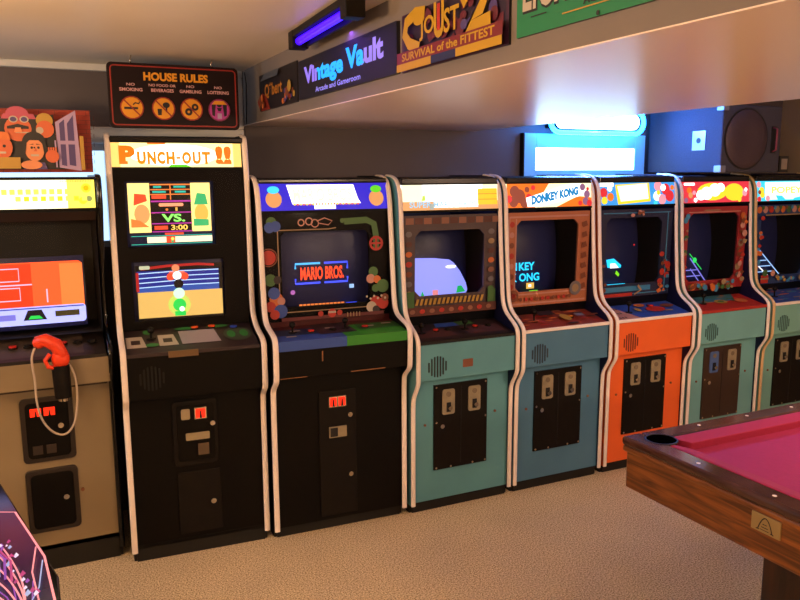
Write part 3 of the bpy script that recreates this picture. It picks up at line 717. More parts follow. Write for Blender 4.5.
def pic_P1(A):
    cr=E('scr_cream','ffe48a',1.35); vi=E('scr_magenta','c03ab0',.9); bk=E('scr_black','060410',.2)
    A.rect(.082,1.515,.45,1.742,bk)
    A.rect(.082,1.515,.178,1.742,cr); A.rect(.362,1.515,.452,1.742,cr)
    # rough coloured shapes for the two portraits
    A.disc(.14,1.60,.034,E('scr_skin','f0a060',1.1),rv=.045); A.poly([(.105,1.64),(.165,1.66),(.16,1.69),(.11,1.695)],E('scr_orange','ff4a28',1.2)); A.poly([(.09,1.54),(.17,1.54),(.13,1.57),(.09,1.58)],E('scr_or2','ff8a40',.9))
    A.disc(.408,1.60,.032,E('scr_skin2','f0b850',1.1),rv=.045); A.poly([(.375,1.64),(.44,1.64),(.43,1.69),(.39,1.695)],E('scr_green2','38b870',1.0)); A.poly([(.37,1.54),(.44,1.54),(.44,1.57),(.37,1.575)],E('scr_green2','38b870',1.0))
    A.line([(.18,1.735),(.36,1.735)],.006,E('scr_or2','ff8a40',.9)); A.line([(.18,1.712),(.36,1.712)],.005,E('scr_or2','ff8a40',.9)); A.line([(.18,1.69),(.36,1.69)],.005,E('scr_or2','ff8a40',.9)); A.line([(.27,1.735),(.27,1.665)],.005,E('scr_or2','ff8a40',.9))
    A.rect(.195,1.72,.23,1.729,E('scr_teal','28c0b0',1)); A.rect(.285,1.72,.34,1.729,E('scr_teal','28c0b0',1)); A.rect(.19,1.697,.25,1.706,E('scr_teal','28c0b0',1)); A.rect(.29,1.697,.34,1.706,E('scr_teal','28c0b0',1))
    A.rect(.185,1.67,.25,1.686,E('scr_red3','f05030',1)); A.rect(.18,1.655,.362,1.662,vi); A.rect(.18,1.604,.362,1.609,vi); A.rect(.18,1.553,.362,1.558,vi); A.rect(.18,1.516,.362,1.521,vi)
    A.rrect(.215,1.635,.325,1.65,.006,E('scr_salm','ff9a70',1.3)); A.disc(.25,1.62,.006,E('scr_or2','ff8a40',.9)); A.text('1',.288,1.613,.298,1.63,E('scr_gold','e0b050',1.1),.02)
    A.text('VS.',.225,1.563,.33,1.60,E('scr_lime2','90ff70',1.2),.03)
    A.text('3:00',.265,1.525,.34,1.549,E('scr_gold2','ffd060',1.3),.02); A.rect(.19,1.528,.25,1.546,E('scr_red3','f05030',1))
    A.rect(.235,1.503,.32,1.513,E('scr_red3','f05030',1)); A.line([(.085,1.50),(.45,1.50)],.003,E('scr_teal','28c0b0',1)); A.rect(.155,1.468,.45,1.495,E('scr_creamw','fff0c8',1.3)); A.line([(.085,1.462),(.45,1.462)],.003,E('scr_teal','28c0b0',1))
    A.rect(.24,1.466,.28,1.497,E('scr_red3','f05030',1)); A.disc(.268,1.485,.008,E('scr_gold2','ffd060',1.3)); A.rect(.262,1.468,.272,1.478,E('scr_green2','38b870',1.0))
def pic_P2(A):
    A.rect(.095,1.10,.492,1.362,E('scr_black','060410',.2))
    A.poly([(.12,1.352),(.24,1.362),(.38,1.365),(.455,1.358),(.455,1.347),(.38,1.353),(.24,1.35),(.12,1.34)],E('scr_dred','b02020',1)); A.rrect(.112,1.343,.16,1.36,.006,E('scr_grey','c0c8a8',1))
    A.rect(.10,1.24,.475,1.335,E('scr_navy','1c2c90',.9)); A.rect(.10,1.235,.475,1.262,E('scr_midblue','2a50a8',1))
    for z in (1.33,1.308,1.286,1.264): A.line([(.10,z-.006),(.28,z),(.475,z)],.004,E('scr_ropes','b8e0ff',1.2))
    A.rect(.095,1.24,.108,1.33,E('scr_dred','b02020',1))
    A.rect(.10,1.114,.488,1.236,E('scr_canvas','d8b060',1.15))
    A.disc(.285,1.17,.052,E('scr_limehalo','c8d860',1.1))
    A.disc(.275,1.345,.018,E('scr_skinr','e08a60',1.0)); A.rect(.245,1.295,.315,1.33,E('scr_salm2','f07060',1.1)); A.disc(.25,1.305,.018,E('scr_red3','f05030',1)); A.disc(.315,1.305,.018,E('scr_red3','f05030',1)); A.disc(.28,1.31,.02,E('scr_white','ffffff',1.3))
    A.disc(.285,1.27,.022,E('scr_black','060410',.2)); A.disc(.285,1.225,.026,E('scr_paleg','c8ffd8',1.2)); A.disc(.285,1.17,.03,E('scr_green3','20d050',1.1)); A.rect(.262,1.118,.312,1.14,E('scr_green3','20d050',1.1)); A.disc(.295,1.15,.012,E('scr_white','ffffff',1.3))
shroud(r,.04,.59,1.43,1.78,.285,.40); shroud(r,.04,.59,1.075,1.415,.27,.38)
tube_screen(r,.06,.48,1.44,1.76,.295,.30,pic_P1,bulge=.012,name='upper_monitor'); tube_screen(r,.07,.51,1.085,1.39,.288,.292,pic_P2,bulge=.012,name='lower_monitor')
def cp_P(A):
    A.rect(.02,.1,.608,.9,b_dk)
    for u,m in ((.03,wht),(.17,wht)): A.poly([(u,.25),(u+.085,.25),(u+.07,.7),(u,.7)],m); A.rect(u+.02,.38,u+.06,.55,b_dk)
    A.poly([(.27,.25),(.445,.25),(.43,.8),(.265,.8)],paint('print_lilac','9a90a0',.5))
    A.disc(.13,.85,.022,greenp,rv=.1); A.disc(.14,.3,.03,greenp,rv=.07); A.disc(.53,.5,.065,paint('print_mossy','3a4438',.5),rv=.3); A.disc(.50,.5,.02,greenp,rv=.15); A.disc(.56,.5,.02,greenp,rv=.15); A.disc(.30,.88,.05,greenp,rv=.06); A.disc(.45,.88,.05,greenp,rv=.06)
o,FF=cpanel(r,.019,.609,(.014,1.0,.26,1.06),b_dk,cp_P)
for x,v,c in ((.345,.9,paint('orange_button','f05a20',.4)),(.425,.9,paint('orange_button','f05a20',.4)),(.525,.8,paint('blue_button','2848c0',.4))): p=FF(x,v,0); button(o,x,p[1],p[2],c,.017)
p=FF(.14,.6,0); joystick(o,.14,p[1],p[2],blackm,.03)
g=G(); g.box(.20,.33,.006,.015,.975,1.004,paint('worn_wood','6a5030',.6)); g.build('worn_strip',r)
grille(r,.125,.885,.0135,paint('grille_black','020202',.8))
g=G(); g.prism(rr(.205,.435,.41,.75,.02,4),'y',.072,.084,blackm); d=g.build('coin_door',r,bevel=.003)
g=G(); g.prism(rr(.225,.46,.395,.73,.014,4),'y',.068,.073,black); g.build('door_leaf',d,bevel=.002)
coin_lights(d,.305,.66,.36,.715,.068,1)
g=G(); g.prism(rr(.245,.662,.285,.712,.006,3),'y',.065,.069,plate_m); g.build('instruction_plate',d)
g=G(); g.prism(rr(.262,.56,.37,.595,.004,3),'y',.065,.069,plate_m); g.build('price_plate',d)
g=G(); g.box(.315,.365,.064,.07,.485,.54,paint('steel_dull','6a5c4c',.4,metal=.6)); g.build('coin_return',d)
g=G(); g.cyl((.385,.068,.635),(.385,.055,.635),.012,chrome); g.build('lock',d)
g=G(); g.prism(rr(.215,.10,.415,.405,.008,4),'y',.076,.083,blackm); d=g.build('cash_door',r,bevel=.003)
g=G(); g.cyl((.375,.077,.25),(.375,.06,.25),.013,chrome); g.build('lock',d)

# --- L: leftmost beige cabinet with dark upper half
LPf=[(.07,.05),(.07,.4),(.07,.80),(.06,.85),(.02,.90),(0,.94),(0,.99),(.01,1.02),(.06,1.04),(.15,1.07),(.19,1.12),(.19,1.3),(.12,1.50),(.055,1.62),(.045,1.66),(.05,1.76),(.07,1.775),(.14,1.78)]
bei=paint('beige_laminate','8a7a60',.5,var=.06,scale=5)
r=cabinet('arcade_cabinet','beige fronted arcade cabinet with an orange screen and two black doors',-.352,.2,0,.637,LPf,1.78,.58,bei,black,paint('brown_inner','1c130e',.4),blackg,(1.64,1.76,.048,.05),None,None,(.87,.985),(.10,.85),kickin=.0,body_y=.085,apron_y=.012)
def mq_L(A):
    A.rect(.02,1.64,.61,1.76,E('lit_lemonwhite','fffbd0',1.9)); A.rect(.50,1.64,.61,1.76,E('lit_straw','ffe860',1.3))
    for k in range(20): A.rect(.47+.0065*k,1.752,.473+.0065*k,1.757,L_or)
    A.disc(.575,1.725,.02,L_yel); A.disc(.575,1.725,.010,E('lit_gold','ffb800',1.1)); A.disc(.585,1.68,.012,E('lit_greygreen','90a060',.9)); A.disc(.56,1.672,.016,L_yel)
    for k in range(9): A.rect(.30+.032*k,1.672,.32+.032*k,1.692,L_yel if k%2 else E('lit_straw','ffe860',1.3))
    for k in range(10): A.rect(.22+.03*k,1.70,.24+.03*k,1.722,E('lit_straw','ffe860',1.3))
marquee(r,.02,.61,1.64,1.76,.048,.05,mq_L,L_cream)
g=G(); g.add([(.02,.06,1.625),(.61,.06,1.625),(.61,.10,1.585),(.02,.10,1.585)],[(0,1,2,3)],paint('brown_panel','2a1a12',.4)); g.build('speaker_panel',r,recalc=False)
shroud(r,.02,.61,1.08,1.60,.12,.45)
def pic_L(A):
    A.poly(rr(.09,1.14,.545,1.40,.02),E('scr_tomato','ff5a2a',1.25))
    A.rect(.20,1.20,.335,1.395,E('scr_deeporange','f03c18',1.1))
    ln=E('scr_pinkline','ffb0d0',1.3)
    for z in (1.32,1.235): A.line([(.2,z),(.285,z),(.285,z+.055),(.2,z+.055)],.005,ln)
    A.rect(.16,1.30,.335,1.306,ln); A.rect(.39,1.22,.396,1.28,ln); A.rect(.45,1.2,.545,1.39,E('scr_amber2','ff7a3a',1.25))
    A.poly(rr(.09,1.125,.548,1.205,.015),E('scr_lavender','a8b0ff',1.4)); A.rect(.14,1.195,.54,1.20,E('scr_indigo','3038a0',1)); A.poly([(.29,1.145),(.31,1.19),(.365,1.19),(.385,1.145)],E('scr_ink','101830',.3)); A.poly([(.31,1.15),(.32,1.165),(.355,1.165),(.37,1.15)],E('scr_green3','20d050',1.1)); A.rect(.42,1.155,.52,1.18,E('scr_olive','504828',.5)); A.rect(.18,1.15,.26,1.175,E('scr_violet','7a78e0',1.0))
tube_screen(r,.07,.555,1.10,1.42,.20,.22,pic_L,bulge=.02)
g=G(); g.add([(.02,.115,1.585),(.61,.115,1.585),(.61,.185,1.09),(.02,.185,1.09)],[(0,1,2,3)],glass); g.build('screen_glass',r,recalc=False)
def cp_L(A):
    A.rect(.02,.1,.52,.9,paint('print_taupe','3a302c',.5))
o,FF=cpanel(r,.019,.611,(.012,1.0,.19,1.08),paint('panel_black','15100f',.4),cp_L)
for x,c in ((.24,redp),(.30,blackm),(.44,redp),(.50,blackm),(.56,blackm)): p=FF(x,.5,0); button(o,x,p[1],p[2],c,.016)
g=G(); g.box(.02,.61,.083,.0855,.845,.87,paint('gap_brown','3a281a',.6)); g.build('panel_gap',r)
for zz0,zz1,nm in ((.52,.815,'coin_door'),(.19,.485,'cash_door')):
    g=G(); g.prism(rr(.245,zz0,.46,zz1,.02,4),'y',.072,.087,paint('door_rim','241a15',.45)); d=g.build(nm,r,bevel=.003)
    g=G(); g.prism(rr(.265,zz0+.02,.44,zz1-.02,.02,4),'y',.066,.073,black); g.build('door_leaf',d,bevel=.003)
    if nm=='coin_door':
        for k in (.285,.34):
            g=G(); g.box(k,k+.045,.060,.067,.735,.77,E('lit_coin_red2','ff2a10',1.5)); g.prism([(k+.018,.735),(k+.028,.735),(k+.025,.76),(k+.021,.76)],'y',.058,.061,dark); g.build('coin_button',d)
            g=G(); g.box(k,k+.04,.063,.067,.56,.60,paint('slot_brown','2c211b',.5)); g.build('coin_return',d)
    g=G(); g.cyl((.405,.067,zz0+.165 if nm=='coin_door' else zz0+.16),(.405,.05,zz0+.165 if nm=='coin_door' else zz0+.16),.012,chrome); g.build('lock',d)
g=G(); g.cyl((.475,.086,.36),(.475,.08,.36),.008,rust); g.build('bolt',r)
# light gun in a holster fixed to the left cabinet
LX,LY=-.355,.2
hol=empty('light_gun',(LX+.41,LY-.055,.905)); tag(hol,'orange toy light gun hanging in a black holster on the beige cabinet','light gun')
gm=paint('orange_gun_plastic','e8401c',.4)
g=G()
g.tube([(-.075,-.01,.19),(-.04,-.015,.195),(0,-.02,.17),(.02,-.02,.13),(.02,-.02,.10)],.02,gm,12,rf=lambda t:.020+.010*math.sin(t*PI))
g.ball((-.062,-.012,.185),(.026,.022,.026),gm); g.ball((.015,-.02,.11),(.036,.025,.045),gm)
g.tube([(-.025,-.03,.135),(-.045,-.03,.11),(-.035,-.03,.08),(0,-.03,.07)],.009,gm,8)
g.build('gun_body',hol)
g=G(); g.cyl((.015,-.015,-.06),(.012,-.015,.08),.034,blackm,r1=.036,n=16); g.box(-.005,.035,-.01,.0665,-.02,.08,blackm); g.cyl((.015,-.015,-.075),(.015,-.015,-.06),.022,chrome,n=14); g.build('holster',hol)
g=G(); pts=[(-.085,-.02,.16)]
import itertools
key=[(-.08,-.02,.165),(-.095,-.03,.12),(-.09,-.035,.03),(-.088,-.04,-.07),(-.07,-.04,-.15),(-.03,-.04,-.205),(.015,-.04,-.215),(.05,-.035,-.17),(.066,-.03,-.09),(.068,-.02,0),(.055,-.01,.06),(.03,-.01,.10)]
pts=[tuple(a) for a in key]
def cat3(P,n=6):
    out=[];P=[Vector(p) for p in P]
    for i in range(len(P)-1):
        a=P[max(i-1,0)];b=P[i];c=P[i+1];d=P[min(i+2,len(P)-1)]
        for k in range(n):
            t=k/n; out.append(.5*((2*b)+(-a+c)*t+(2*a-5*b+4*c-d)*t*t+(-a+3*b-3*c+d)*t**3))
    out.append(P[-1]); return out
g.tube(cat3(pts),.0045,paint('grey_cable_sleeve','b8a898',.4),8); g.build('cable',hol)

# ------------------------------------------------------------------ things on top / on walls
# cartoon topper sign on the left cabinet
sg=empty('topper_sign',(-.72,.34,1.775)); tag(sg,'red brick cartoon sign with an open window standing on top of the beige cabinet','sign')
rb=paint('print_brickred','9a2812',.5); mort=paint('print_mortar','5c1a10',.5)
g=G(); g.box(0,.985,0,.018,0,.265,paint('sign_edge','7a2014',.5)); pn=g.build('panel',sg)
A=Art(lambda u,v,l:(u,-l,v))
A.rect(0,0,.985,.265,rb)
for k in range(1,15):
    A.rect(0,.018*k,.985,.018*k+.0016,mort)
    for q in range(17): A.rect(.06*q+.03*(k%2),.018*(k-1),.06*q+.03*(k%2)+.0018,.018*k,mort)
sk=paint('print_skin','c8603a',.5); sk2=paint('print_skin_light','d88a60',.5); ink=paint('print_ink','18141c',.5); pk=paint('print_rose','b04a68',.5); lil=paint('print_lavender','a890c0',.5); vio=paint('print_violet','4a3c78',.5)
A.poly([(.20,.012),(.88,.012),(.84,.13),(.835,.235),(.30,.20),(.20,.18)],ink)
# window casement at right
A.poly([(.845,.02),(.93,.005),(.92,.255),(.84,.205)],lil)
for a,b in ((.855,.875),(.885,.91)): A.poly([(a,.13),(b,.13),(b,.215+(b-.87)*.5),(a,.20)],vio); A.poly([(a,.03),(b,.025),(b,.115),(a,.115)],vio)
A.rect(.93,.01,.945,.15,b_yel)
# generic cartoon crowd at the window
A.disc(.70,.175,.05,sk,rv=.05); A.disc(.70,.235,.042,pk,rv=.03); A.poly([(.64,.215),(.77,.215),(.76,.235),(.65,.235)],pk)
A.disc(.685,.213,.014,vio,rv=.010); A.disc(.725,.213,.014,vio,rv=.010); A.ring(.685,.213,.012,.017,wht,asp=.8); A.ring(.725,.213,.012,.017,wht,asp=.8)
A.poly([(.66,.185),(.70,.195),(.74,.185),(.74,.175),(.66,.175)],ink); A.rect(.69,.158,.74,.163,wht)
A.disc(.80,.21,.032,b_yel,rv=.03); A.disc(.80,.175,.034,sk,rv=.035); A.disc(.78,.17,.014,wht)
A.disc(.755,.12,.045,ink,rv=.045); A.disc(.755,.09,.036,sk2,rv=.045); A.disc(.745,.10,.005,ink); A.disc(.77,.10,.005,ink); A.rect(.74,.065,.77,.073,wht); A.poly([(.72,.13),(.80,.13),(.79,.15),(.73,.152)],ink)
A.ring(.755,.10,.0,.0035,ink); A.poly([(.752,.085),(.765,.085),(.76,.10)],sk); A.poly([(.735,.112),(.752,.116),(.752,.112)],ink); A.poly([(.762,.116),(.78,.112),(.762,.112)],ink)
A.poly([(.715,.13),(.705,.09),(.72,.075),(.727,.12)],ink); A.poly([(.795,.13),(.805,.09),(.79,.075),(.785,.12)],ink)
A.poly([(.69,.18),(.71,.18),(.715,.16),(.685,.16)],sk2); A.poly([(.72,.04),(.79,.04),(.80,.012),(.71,.012)],vio); A.poly([(.745,.045),(.765,.045),(.757,.012)],wht)
A.poly([(.62,.10),(.64,.10),(.635,.085)],sk2); A.line([(.835,.13),(.835,.02)],.006,lil)
for q in range(4): A.rect(.805+.009*q,.075,.811+.009*q,.102,sk)
A.disc(.82,.065,.026,sk); A.disc(.74,.03,.04,sk2,rv=.018)
A.disc(.63,.10,.045,sk,rv=.05); A.poly([(.585,.13),(.67,.13),(.66,.16),(.60,.165)],b_or); A.disc(.62,.105,.006,ink); A.disc(.645,.105,.006,ink); A.rect(.60,.075,.65,.083,wht)
A.poly([(.60,.015),(.70,.015),(.70,.06),(.62,.06)],b_yel)
for cx in (.28,.42,.53): A.disc(cx,.11,.045,sk2,rv=.05); A.disc(cx,.155,.045,b_brn,rv=.025); A.disc(cx-.015,.115,.006,ink); A.disc(cx+.015,.115,.006,ink)
A.build('sign_artwork',pn)
sg.location=(-.72,.34,1.792)

# hanging house rules sign
hs=empty('hanging_sign',(.352,.395,1.99)); tag(hs,'dark house rules sign with four round symbols hanging from the ceiling','sign')
sdark=paint('sign_dark_maroon','1a0c10',.5,spec=.2); sred=paint('sign_red_line','8c2018',.5); sor=paint('sign_orange','d89418',.5); spink=paint('sign_pinkish','d0a0a8',.5)
g=G(); g.prism(rr(0,0,.588,.288,.02,5),'y',0,.02,sdark); pn=g.build('panel',hs,bevel=.002)
A=Art(lambda u,v,l:(u,-l,v))
o_=rr(.014,.014,.574,.274,.016,5); A.line(o_+[o_[0]],.006,sred)
A.text('HOUSE RULES',.155,.212,.445,.250,sor,.045)
for cx,a,b in ((.098,'NO','SMOKING'),(.236,'NO FOOD OR','BEVERAGES'),(.362,'NO','GAMBLING'),(.49,'NO','LOITERING')):
    w=.018 if a=='NO' else .060
    A.text(a,cx-w,.187,cx+w,.199,spink,.02); A.text(b,cx-.05,.163,cx+.05,.178,spink,.03)
for k,cx in enumerate((.098,.236,.362,.49)):
    A.disc(cx,.09,.052,sred if k<3 else paint('sign_purple_edge','7a2050',.5)); A.disc(cx,.09,.046,sor if k<3 else paint('sign_magenta','b03aa0',.5))
    if k==0: A.rect(cx-.034,.083,cx+.026,.093,ink); A.line([(cx+.005,.103),(cx+.015,.112),(cx+.03,.108),(cx+.034,.118)],.006,ink)
    if k==1: A.poly([(cx-.026,.06),(cx-.010,.06),(cx-.008,.088),(cx-.028,.088)],ink); A.disc(cx+.012,.105,.016,ink,rv=.013); A.rect(cx+.008,.075,cx+.016,.10,ink)
    if k==2: A.disc(cx+.016,.10,.016,ink); A.disc(cx-.014,.078,.017,ink); A.disc(cx-.014,.078,.006,sor); A.disc(cx+.016,.10,.006,sor)
    if k==3:
        A.poly([(cx-.036,.115),(cx-.016,.115),(cx-.022,.06),(cx-.034,.065)],ink); A.poly([(cx+.016,.115),(cx+.036,.115),(cx+.034,.065),(cx+.022,.06)],ink); A.disc(cx,.115,.012,ink); A.poly([(cx-.012,.10),(cx+.012,.10),(cx+.006,.085),(cx-.006,.085)],ink); A.rect(cx-.010,.05,cx+.010,.075,lil)
        A.poly([(cx-.036,.115),(cx+.036,.115),(cx+.02,.132),(cx-.02,.132)],sor)
    else: A.line([(cx-.033,.123),(cx+.033,.057)],.006,sred)
A.build('sign_artwork',pn)
for x in (.108,.47):
    g=G(); g.tube([(x,.01,.282),(x-.006,.01,.30),(x,.01,.322)],.003,chrome,8); g.box(x-.012,x+.012,.003,.017,.272,.288,chrome); g.build('hook',hs)

# posters on the soffit face (face looks to -X); frame u runs towards the camera (-Y), v up
def soffit_poster(name,label,yf,yn,z0,z1,draw,thick=.006,group=None,back=None):
    # yf far end (greater Y), yn near end
    p=empty(name,(SX0,yf,z0)); tag(p,label,'poster' if 'poster' in name else 'sign',group)
    L=yf-yn; H=z1-z0
    g=G(); g.box(-thick,0,-L,0,0,H,back or ink); pn=g.build('panel',p)
    A=Art(lambda u,v,l:(-thick-l,-u,v)); draw(A,L,H); A.build('print',pn); return p
def d_q(A,L,H):
    A.rect(0,0,L,H,ink)
    A.poly([(.02,.0),(L*.3,0),(L*.2,H*.4),(L*.08,H*.5)],paint('print_deepred','7a2418',.5))
    A.text('Q*bert',L*.16,H*.30,L*.64,H*.72,paint('print_darkgold','a86a20',.5),.03)
    blobs(A,box_region(L*.65,H*.08,L*.95,H*.45),[b_or,paint('print_deepred','7a2418',.5),b_yel,b_brn,vio],18,.012,.03,31)
    blobs(A,box_region(L*.05,H*.08,L*.22,H*.4),[b_brn,paint('print_deepred','7a2418',.5),b_or],10,.012,.03,32)
    A.poly([(L*.12,H*.80),(L*.6,H*.80),(L*.64,H*.97),(L*.25,H*.97)],paint('print_steel','4a505c',.4))
soffit_poster('wall_poster','small dark poster with orange lettering at the far end of the soffit',.43,-.155,2.082,2.25,d_q)
def d_v(A,L,H):
    A.rect(0,0,L,H,paint('blacklight_navy','0e0a24',.6))
    cols=['a080ff','8090ff','5a90ff','20a0ff','18b0ff','20a0ff','4090ff']
    vs,fs=text2d('Vintage Vault',.035,0,1.0)
    # letters glow by position under the ultraviolet tube
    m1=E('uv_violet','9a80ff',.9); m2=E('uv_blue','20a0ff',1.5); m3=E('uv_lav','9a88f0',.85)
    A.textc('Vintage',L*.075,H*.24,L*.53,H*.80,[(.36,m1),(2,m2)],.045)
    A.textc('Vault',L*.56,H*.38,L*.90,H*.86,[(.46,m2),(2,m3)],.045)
    A.text('Arcade and Gameroom',L*.22,H*.09,L*.70,H*.22,E('uv_lilac','9a90ff',.85),.02)
soffit_poster('name_sign','black name sign with glowing blue and lilac lettering under the violet tube',-.195,-1.145,2.083,2.238,d_v,.012)
def d_j(A,L,H):
    A.rect(0,0,L,H,paint('print_plum','3a1838',.5)); A.rect(L*.02,H*.25,L*.98,H*.97,paint('print_darkplum','241430',.5))
    blobs(A,box_region(L*.06,H*.35,L*.94,H*.9),[paint('print_wine3','5a1a2c',.5),vio,paint('print_wine3','5a1a2c',.5)],26,.01,.03,41)
    ye=paint('print_yellow','b48c14',.5)
    A.line([(L*.30,H*.88),(L*.2,H*.92),(L*.1,H*.82),(L*.08,H*.62),(L*.13,H*.45),(L*.24,H*.32)],.034,ye)
    A.disc(L*.24,H*.80,L*.06,ye,rv=H*.1)
    A.line([(L*.66,H*.78),(L*.72,H*.93),(L*.82,H*.95),(L*.87,H*.82),(L*.82,H*.6),(L*.70,H*.38),(L*.9,H*.42)],.034,ye)
    A.text('JO',L*.25,H*.42,L*.40,H*.80,ye,.02); A.text('U',L*.40,H*.38,L*.50,H*.96,ye,.03); A.text('ST',L*.50,H*.42,L*.64,H*.80,ye,.02); A.rect(L*.435,H*.5,L*.465,H*.92,b_red)
    A.rect(0,H*.13,L,H*.33,paint('print_redband','701c24',.5)); A.text('SURVIVAL of the FITTEST',L*.06,H*.165,L*.94,H*.30,ye,.025)
    A.rect(0,0,L*.38,H*.13,ye); A.rect(L*.38,0,L*.62,H*.13,paint('print_navyblue','1a2450',.5)); A.rect(L*.62,0,L,H*.13,ye)
soffit_poster('wall_poster','purple and yellow poster reading survival of the fittest, beside the blue lettered sign',-1.172,-1.752,2.080,2.246,d_j)
def d_e(A,L,H):
    A.rect(0,0,L,H,paint('print_emerald','1a7850',.5))
    for dz,m,b in ((-.03,ink,.06),(0,wht,.02)): A.text('EIGHT BALL',L*.025,H*(.29+dz),L*.46,H*(.88+dz),m,b)
    A.rect(L*.06,H*.20,L*.12,H*.215,ink)
    A.text('ACTION',L*.25,H*.165,L*.37,H*.265,ink,.03); A.rect(L*.18,H*.125,L*.47,H*.14,b_yel)
    for k in (.3,.53,.8): A.disc(L*k,H*.03,.005,ink)
soffit_poster('wall_poster','green poster with white lettering at the near end of the soffit',-1.785,-2.75,2.088,2.27,d_e)
# loose cable down the soffit corner
g=G(); g.tube(cat3([(SX0-.008,.70,2.30),(SX0-.012,.66,2.24),(SX0-.006,.69,2.17),(SX0-.012,.67,2.10),(SX0-.008,.70,2.04)]),.003,blackm,6)
tag(g.build('wall_cable'),'thin black cable running down the corner beside the soffit','cable')

# ultraviolet tube fixture on the ceiling
uv=empty('blacklight_lamp',(.955,-.745,2.295),0); tag(uv,'black tube lamp glowing violet fixed to the ceiling above the name sign','lamp')
g=G(); L=.315
g.box(-.03,.03,-L,L,-.005,.02,blackm); g.box(.024,.03,-L,L,-.04,.02,blackm)
for s in (-1,1): g.box(-.032,.032,s*L-.03,s*L+.03,-.045,.02,blackm)
g.build('housing',uv,bevel=.004)
g=G(); g.cyl((-.006,-L+.03,-.02),(-.006,L-.03,-.02),.014,E('uv_tube','3808ff',2.6)); g.build('tube',uv)
uv.rotation_euler=(0,0,math.radians(-3))

# bright neon lamp and lit frame on the back wall
nl=empty('neon_lamp',(3.325,.64,2.105)); tag(nl,'blazing white and cyan oval neon lamp above the lit picture frame','lamp')
g=G(); pts=[]
for i in range(40):
    q=2*PI*i/40; cx=.30 if math.cos(q)>0 else -.30
    pts.append((cx+.075*math.cos(q),0,.075*math.sin(q)))
g.tube(pts,.014,E('neon_cyan','1490ff',40),10,closed=True); g.build('neon_tube',nl)
g=G(); g.prism(rr(-.33,-.05,.33,.05,.05,6),'y',-.012,.012,E('neon_white','5a90ff',26)); g.build('diffuser',nl)
g=G(); g.box(-.30,.30,.03,.16,-.04,.04,blackm); g.cyl((-.2,.0,0),(-.2,.05,0),.008,chrome); g.cyl((.2,.0,0),(.2,.05,0),.008,chrome); g.build('transformer_box',nl)
lf=empty('light_box_frame',(2.845,.765,1.76)); tag(lf,'glowing light box in a cyan lit frame on the wall under the neon lamp','light box')
fb=paint('frame_cyan_glow_tint','8ad4f0',.4)  # cyan glow falling on the frame is put into its base colour
g=G()
for a in ((0,.09,0,.27),(.905,.995,0,.27),(.09,.905,0,.04),(.09,.905,.18,.27)): g.box(a[0],a[1],0,.035,a[2],a[3],fb)
g.box(-.012,0,-.004,.035,0,.272,blackm)
g.build('frame',lf,bevel=.004)
g=G(); g.box(.085,.91,.01,.03,.035,.185,E('lightbox_white','b0dcff',13)); g.build('light_panel',lf)

# PA speaker lying on top of two cabinets
sp=empty('loudspeaker',(3.867,.135,1.779)); tag(sp,'large black stage loudspeaker lying on top of the cabinets at right','loudspeaker')
spm=paint('speaker_carpet','3a3a48',.85,var=.15,scale=120,bump=.2)
g=G(); g.box(0,.516,0,.63,0,.412,spm); bx=g.build('cabinet_box',sp,bevel=.008)
g=G(); g.cyl((.205,-.004,.205),(.205,.004,.205),.190,paint('speaker_ring','141318',.4),n=40); rg=g.build('woofer_ring',sp)
g=G(); n=36; vs=[(.205,-.012,.205)];fs=[]
for j,(rr_,yy) in enumerate(((.06,-.016),(.12,-.018),(.165,-.014),(.18,-.006))):
    for i in range(n): vs.append((.205+rr_*math.cos(2*PI*i/n),yy,.205+rr_*math.sin(2*PI*i/n)))
for i in range(n): fs.append((0,1+(i+1)%n,1+i))
for j in range(3):
    for i in range(n): fs.append((1+j*n+i,1+j*n+(i+1)%n,1+(j+1)*n+(i+1)%n,1+(j+1)*n+i))
g.add(vs,fs,paint('speaker_mesh','4a3c44',.5,metal=.3,var=.2,scale=300),True); g.build('woofer_grille',sp)
g=G(); g.tube([(.445,0,.13),(.445,-.03,.14),(.445,-.03,.27),(.445,0,.28)],.006,paint('handle_pink','8a3a50',.4),8); g.box(.43,.475,-.003,.002,.12,.29,dark); g.build('handle',sp)
g=G(); g.box(-.004,.001,.13,.235,.14,.26,paint('jack_plate','8890a0',.35,metal=.5)); g.cyl((-.006,.183,.20),(-.002,.183,.20),.018,dark); g.build('jack_plate',sp)
for z in (.0,.375):
    g=G(); g.box(-.005,.04,-.005,.05,z,z+.042,paint('corner_steel','8890a0',.35,metal=.5)); g.build('corner_guard',sp,bevel=.003)
# small framed thing right of speaker
fr=empty('small_picture_frame',(4.90,.50,1.779)); tag(fr,'small dark picture frame standing right of the loudspeaker','picture frame')
g=G(); g.box(-.045,.045,0,.015,0,.115,paint('frame_grey','3c3838',.5)); g.box(-.02,.02,.012,.10,0,.01,blackm); g.build('frame',fr,bevel=.003)
g=G(); g.box(-.03,.03,-.002,.001,.02,.095,paint('picture_pale','a89c94',.5)); g.build('picture',fr)

